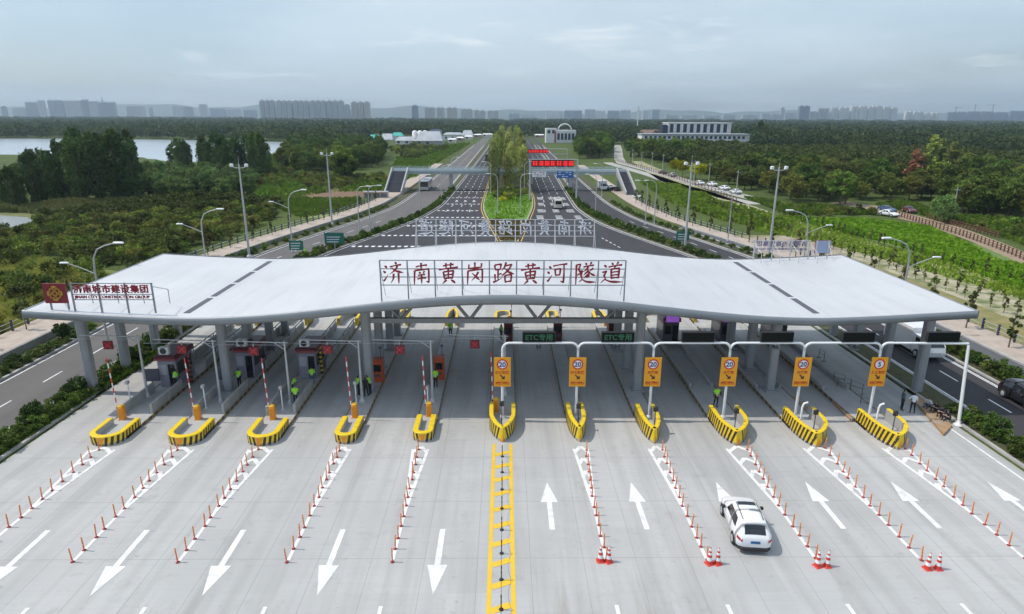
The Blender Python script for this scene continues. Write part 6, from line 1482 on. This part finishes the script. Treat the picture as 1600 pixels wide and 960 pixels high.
# --- median poplars
k = 0
for y in np.concatenate([np.arange(189, 330, 3.6), np.arange(332, 560, 7.)]):
    a, b = medL(y)+1.6, medR(y)-1.6
    for t_ in (.05, .5, .95):
        if k < 210: MEDT[int(r_.integers(4))].place((a+(b-a)*t_+r_.uniform(-.6,.6), y+r_.uniform(-1.,1.), .1), r_.uniform(0, 6.28), r_.uniform(.74, 1.0), 'slender olive brown tree in the long row on the median', 'slender trees on the median'); k += 1
for k, (dx, y) in enumerate(((-1.6,168),(.5,171),(-2.8,174),(-1.,176.5),(2.5,178),(4.2,181),(-3.2,182),(0.,184))):
    (WILD[2] if k % 3 else bush_proto('yellow_bush', LF_YEL, 1.8, 1.3, 14, 40, .16, 99, 'bush')).place((dx+1, y, .14), k, .9, f'{"leafy" if k % 3 else "bright yellow"} bush on the median lawn, {nth(k)} from the tip', 'bushes on the median lawn')
# --- right orchard and trees
def right_of_road(p): return p[0] > (vra(p[1])+7 if p[1] > 60 else 95)
pts = scatter([(1062,262),(1010,250),(1000,236),(1100,228),(1250,232),(1420,240),(1640,262),(1640,330),(1560,338),(1520,336),(1470,330),(1440,318),(1400,312),(1300,322),(1240,318),(1180,303),(1120,285)], 6.0, r_)
pts = [p for p in pts if p[0] > vra(p[1])+8]; pts.sort(key=lambda p: p[1])
for x, y in pts[:265]: (ORCH if r_.random() < .86 else MIDT)[int(r_.integers(3))].place((x, y, -.05), r_.uniform(0, 6.28), r_.uniform(.85, 1.2), 'dark green round tree of the large orchard on the right', 'trees of the large orchard on the right')
if len(pts) > 265: to_stuff('orchard_behind', ORCH, pts[265:], 1.05, 'further trees of the large orchard on the right', LF_DARK)
pts = scatter([(1480,336),(1560,345),(1640,352),(1640,300),(1500,305)], 5.5, r_)
for x, y in pts[:30]: MIDT[int(r_.integers(3))].place((x, y, -.05), r_.uniform(0, 6.28), r_.uniform(.8, 1.), 'yellowish green tree at the right edge behind the earth track', 'lighter trees at the right edge')
grove([YELT], [(1052,277),(1063,279)], .8, 1., 'bright yellow green tree beside the tall mast on the village road, left of the mast', 'bright yellow trees by the village road'); grove([YELT], [(1086,281),(1093,283)], .8, .95, 'bright yellow green tree beside the village road, right of the mast', 'bright yellow trees right of the mast')
grove([REDT_], [(1418,302),(1424,300),(1430,303)], .8, 1.25, 'reddish brown tree at the bend of the earth track', 'reddish trees at the track bend'); grove([tree_proto('tall_pale_tree', LF_OLV, 14, 2.4, 2, .2, 50, 44, .4, env_poplar, 44)], [(1450,288),(1462,286),(1474,290)], 1., 1., 'tall olive tree behind the reddish trees', 'olive trees behind the reddish ones')
grove([WILT[0]], [(1470,345),(1478,350)], .6, .75, 'light green willow bush between the track fences', 'willow bushes by the track')
pts = scatter([(985,246),(980,232),(1010,224),(1050,226),(1095,236),(1090,256),(1040,252)], 6.5, r_)
for x, y in pts[:45]:
    if x > vra(y)+7: MIDT[int(r_.integers(3))].place((x, y, -.05), r_.uniform(0, 6.28), r_.uniform(.95, 1.25), 'green tree in front of the low white hall', 'trees in front of the low hall')
pts = scatter([(905,248),(900,222),(950,215),(955,235),(950,248)], 6.5, r_)
for x, y in pts[:70]: MIDT[int(r_.integers(3))].place((x, y, -.05), r_.uniform(0, 6.28), r_.uniform(1., 1.4), 'green tree of the small wood between right carriageway and village road', 'trees between carriageway and village road')
grove(POP, [(1180,230),(1186,229),(1192,230)], 1.5, 1.05, 'tall dark poplar right of the low white hall', 'dark poplars by the low hall')
# --- verge planting
VERGE = []
def verge_line(fa, fb_, y0, y1, step, protos, sc, label, group, z=.12, cap=200, rows=(.5,)):
    for y in np.arange(y0, y1, step):
        for t_ in rows:
            a, b = fa(y), fb_(y)
            if b-a < .8: continue
            job = (protos[int(r_.integers(len(protos)))], (a+(b-a)*t_+r_.uniform(-.12,.12), y+r_.uniform(-.2,.2)*step, z), r_.uniform(0, 6.28), sc*r_.uniform(.75, 1.2), label, group)
            if protos is HEDGE: VERGE.append(job)
            else: job[0].place(*job[1:])
verge_line(frLr, mainL, 25, 66, .95, HEDGE, .95, 'low leafy shrub in the hedge between the left frontage road and the plaza', 'hedge shrubs left of the plaza', rows=(.3,.7))
for k, (px, py) in enumerate(((45,664),(117,620),(183,568),(215,545))): x, y = at(px, py); BALL[k % 2].place((-33.9, y, .12), k, 1., f'clipped round bush in the hedge left of the plaza, {nth(k)} from the viewer', 'round bushes left of the plaza')
verge_line(frLr, mainL, 96, 180, 5.2, BALL, .8, 'round bush on the verge between left frontage road and carriageway', 'round bushes on the left verge'); verge_line(frLr, mainL, 94, 200, 2.1, HEDGE, 1., 'low shrub on the verge between left frontage road and carriageway', 'low shrubs on the left verge', rows=(.35,.7))
verge_line(mainR, frRl, 92, 180, 4.2, BALL, .8, 'round bush on the verge between right carriageway and frontage road', 'round bushes on the right verge'); verge_line(mainR, frRl, 92, 200, 2.1, HEDGE, 1., 'low shrub on the verge between right carriageway and frontage road', 'low shrubs on the right verge', rows=(.35,.7))
verge_line(mainR, frRl, 26, 44, 1.1, HEDGE, .9, 'low shrub on the dark bed right of the plaza', 'bed shrubs right of the plaza', rows=(.3,.7)); BALL[0].place((34.5, 40.2, .12), 0, 1.15, 'large round bush at the foot of the right gantry post', None)
verge_line(wallL, frLl, 36, 64, 1.3, HEDGE, .75, 'shrub along the foot of the retaining wall on the left', 'shrubs at the retaining wall', rows=(.55,.82)); verge_line(wallL, frLl, 38, 64, 5.5, BALL, 1.05, 'darker round bush at the foot of the retaining wall', 'round bushes at the retaining wall'); verge_line(wallL, frLl, 64, 160, 3.2, HEDGE, 1.2, 'shrub on the outer verge of the left frontage road', 'shrubs on the left outer verge')
verge_line(frRr, bikA, 38, 76, 1.2, HEDGE, 1.05, 'shrub on the outer verge of the right frontage road near the canopy', 'shrubs on the near right outer verge', rows=(.35,.7)); verge_line(frRr, bikA, 92, 170, 2.6, HEDGE, 1.1, 'shrub on the outer verge of the right frontage road behind the canopy', 'shrubs on the far right outer verge')
VERGE.sort(key=lambda j: math.hypot(j[1][0], j[1][1]))
for j in VERGE[:290]: j[0].place(*j[1:])
if len(VERGE) > 290: to_stuff('verge_ground_cover', HEDGE, [j[1][:2] for j in VERGE[290:]], 1., 'low shrubs of the verges further back, reading as one green band', LF_HEDGE)
# --- saplings
for rows_, lab, gr, fx in ((np.arange(64, 165, 2.0), 'staked sapling on the roadside edge of the sand bank', 'saplings on the roadside edge of the sand bank', lambda y: sa(y)+.8), (np.arange(64, 150, 2.0), 'staked sapling on the field edge of the sand bank', 'saplings on the field edge of the sand bank', lambda y: sb(y)-.7), (np.arange(66, 96, 4.), 'staked sapling in the middle row of the sand bank', 'saplings in the middle row of the sand bank', lambda y: sa(y)*.72+sb(y)*.28)):
    for y in rows_: SAP[int(r_.integers(3))].place((fx(y)+r_.uniform(-.3,.3), y+r_.uniform(-.4,.4), 0), r_.uniform(0, 6.28), r_.uniform(.6, .98), lab, gr, .05)
for y in np.arange(50, 170, 6.): SAP[int(r_.integers(3))].place((fenL(y)+1.4, y, .62), y, 1.15, 'young tree on the left sidewalk', 'young trees on the left sidewalk')
for k, y in enumerate(np.arange(52, 170, 6.)): SAP[int(r_.integers(3))].place((fenR(y)-1.9, y, .16), y, 1.45, 'young street tree on the right sidewalk', 'young trees on the right sidewalk')
# --- tufts of tall grass (stuff)
def tufts(name, px_poly, n, h, m_, label, lean=.5):
    P = [at(*q) for q in px_poly]; xs_ = [p[0] for p in P]; ys_ = [p[1] for p in P]; c = []
    while len(c) < n:
        q = np.stack([r_.uniform(min(xs_), max(xs_), n*3), r_.uniform(min(ys_), max(ys_), n*3)], 1); c += [p for p in q if inside(P, *p)]
        if len(c) == 0: break
    if name in ('orchard_edge_grass', 'field_grass'): c = [p for p in c if not near_track(*p)]
    c = np.array(c[:n]); C = np.concatenate([c, np.zeros((len(c), 1))], 1); hh = h*r_.uniform(.4, 1.3, (len(c), 1))*(.6+.8*(np.sin(c[:, :1]*.31)*np.sin(c[:, 1:]*.27)*.5+.5)); th = r_.uniform(0, 6.28, len(c)); a = np.stack([np.cos(th), np.sin(th), 0*th], 1)*h*.35; up = np.concatenate([r_.normal(size=(len(c), 2))*lean*h*.5, hh], 1)
    V = np.stack([C-a*.6, C+a*.6, C+a+up, C-a+up*.93], 1).reshape(-1, 3); me = arr_mesh(name, V, np.arange(len(V)).reshape(-1, 4)); me.materials.append(m_); o = link(name, me); o['kind'] = 'stuff'; o['label'] = label
GR1 = leafmat('field_grass_blade', (.10,.17,.03), (.18,.25,.05)); GR2 = leafmat('yellow_grass_blade', (.17,.19,.05), (.27,.25,.08)); GR3 = leafmat('bright_grass_blade', (.11,.22,.03), (.19,.31,.05)); GR4 = leafmat('reed_blade', (.12,.14,.05), (.20,.19,.08))
tufts('field_grass', [(1235,342),(1420,352),(1500,372),(1690,420),(1690,500),(1600,456),(1480,410),(1390,381),(1300,362)], 16000, .75, GR3, 'rough green grass of the field right of the sand bank')
tufts('yellow_meadow_grass', [(-120,430),(60,405),(215,440),(60,505),(-120,560)], 14000, .6, GR2, 'yellowish meadow grass at the left edge')
tufts('reeds', [(-90,322),(60,326),(230,312),(215,330),(110,336),(60,336),(40,333),(-90,331)], 8000, 1.3, GR4, 'pale reeds between pond and poplars')
tufts('bright_meadow_grass', [(425,322),(455,312),(560,311),(572,325),(470,341)], 5000, .7, GR1, 'bright grass between bare soil and left sidewalk')
tufts('rough_slope_grass', [(600,300),(620,250),(700,228),(735,225),(690,250),(650,280),(400,318),(430,300)], 9000, 1.2, GR1, 'rough grass behind the footbridge')
tufts('sand_bank_weeds', [(1170,360),(1240,372),(1330,392),(1430,420),(1600,470),(1600,448),(1420,395),(1300,362),(1220,340)], 5000, .45, GR1, 'weeds growing over the sand bank')
tufts('roadside_grass', [(1000,285),(1050,290),(1150,325),(1240,345),(1230,365),(1130,345),(1050,318)], 7000, .9, GR1, 'rough grass between right sidewalk and village road')
tufts('median_grass', [(760,342),(756,318),(764,296),(828,296),(832,318),(820,340),(800,345)], 2500, .5, GR3, 'tall grass on the median lawn')
GR5 = leafmat('brown_stubble', (.16,.12,.05), (.11,.10,.035)); tufts('median_stubble', [(764,345),(781,377),(810,377),(832,345)], 2200, .45, GR5, 'brownish low planting at the near tip of the median')
tufts('orchard_edge_grass', [(1160,308),(1240,322),(1320,326),(1400,316),(1440,322),(1480,338),(1640,348),(1640,408),(1540,378),(1470,352),(1400,336),(1300,336),(1230,336)], 15000, .7, GR1, 'uneven grass between the orchard and the earth track')
tufts('lakeside_grass', [(395,250),(470,236),(470,300),(430,300),(400,310)], 8000, 1.2, GR1, 'rough grass between the poplar groups and the wood')
for x, y in scatter([(1190,318),(1300,330),(1390,322),(1420,330),(1500,345),(1600,352),(1640,395),(1560,380),(1480,352),(1380,338),(1260,338)], 4.2, r_)[:60]:
    if not near_track(x, y): WILD[int(r_.integers(4))].place((x, y, -.05), r_.uniform(0, 6.28), r_.uniform(.35, .8), 'small bush in the uneven grass before the large orchard', 'bushes before the orchard')
for x, y in scatter([(395,256),(455,245),(468,270),(440,300),(402,300)], 4.5, r_)[:60]: WILD[2+int(r_.integers(2))].place((x, y, -.05), r_.uniform(0, 6.28), r_.uniform(.6, 1.3), 'bush on the rough grass between poplars and wood', 'bushes between poplars and wood')
tufts('verge_grass', [(0,716),(0,688),(150,600),(250,550),(252,556),(150,618)], 4500, .32, GR1, 'grass between the hedge shrubs left of the plaza')
# --- far woods (stuff): crowns merged into one object per side
def far_wood(name, side, n, y0, y1, label, m_, keep):
    VV, FF, k = [], [], 0; rr = np.random.default_rng(77+side)
    i = 0
    while i < n:
        y = 1/rr.uniform(1/y1, 1/y0); x = rr.uniform(0.0, .95)*y*(1 if side > 0 else -1)
        if not keep(x, y): continue
        i += 1; H_ = rr.uniform(7.5, 12.5); W_ = max(3.4, y*.0085)*rr.uniform(.8, 1.3); m = 95
        d = rr.normal(size=(m, 3)); d /= np.linalg.norm(d, axis=1)[:, None]; d[:, 2] = np.abs(d[:, 2]); d *= rr.uniform(.75, 1.08, (m, 1))
        C = np.array([x, y, H_*.25])+d*np.array([W_, W_, H_*.75]); V, F = leaf_quads(C, max(.55, W_*.20), rr, .6); VV.append(V); FF.append(F+k); k += len(V)
    me = arr_mesh(name, np.concatenate(VV), np.concatenate(FF)); me.materials.append(m_); o = link(name, me); o['kind'] = 'stuff'; o['label'] = label
LF_FAR = leafmat('far_wood_leaf', (.026,.055,.020), (.085,.125,.035), None, .03, .15)
LAKEP = [at(*q) for q in [(-400,216),(120,217),(290,219),(400,221),(476,223),(474,232),(430,252),(350,256),(270,258),(200,247),(80,246),(-400,246)]]
def keepL(x, y):
    if x > -34-(y-300)*.0 and y < 720: return False
    if x > -6 and y < 900: return False
    if inside(LAKEP, x, y): return False
    px_ = 788+x/y*1000*1.045
    if y < 700 and 525 < px_ < 745: return False
    if y < 330 and px_ < 470: return False
    if y < 370 and px_ > 200: return False
    if y < 520 and px_ < 240: return False
    return True
def keepR(x, y):
    if y < 700 and x < 45: return False
    if x < 14: return False
    if y < 720 and 838 < 788+x/y*1045 < 905: return False
    if y < 520 and 988 < 788+x/y*1045 < 1182: return False
    if y < 430: return x > vra(min(y, 520))+9 and y > 380
    if y < 520 and x < vra(min(y, 520))+12: return x > 46 and x < vra(y)-8
    return True
far_wood('far_wood_left', -1, 3400, 340, 3300, 'dark wood stretching beyond the lake to the skyline', LF_FAR, keepL)
far_wood('far_wood_right', 1, 3800, 385, 3300, 'dark wood stretching behind the orchard to the right skyline', LF_FAR, keepR)
# parent loose prototypes' leftovers: none are linked, only placed copies are
for o in list(COL.objects):
    if o.get('label') == '': o['label'] = 'unused'
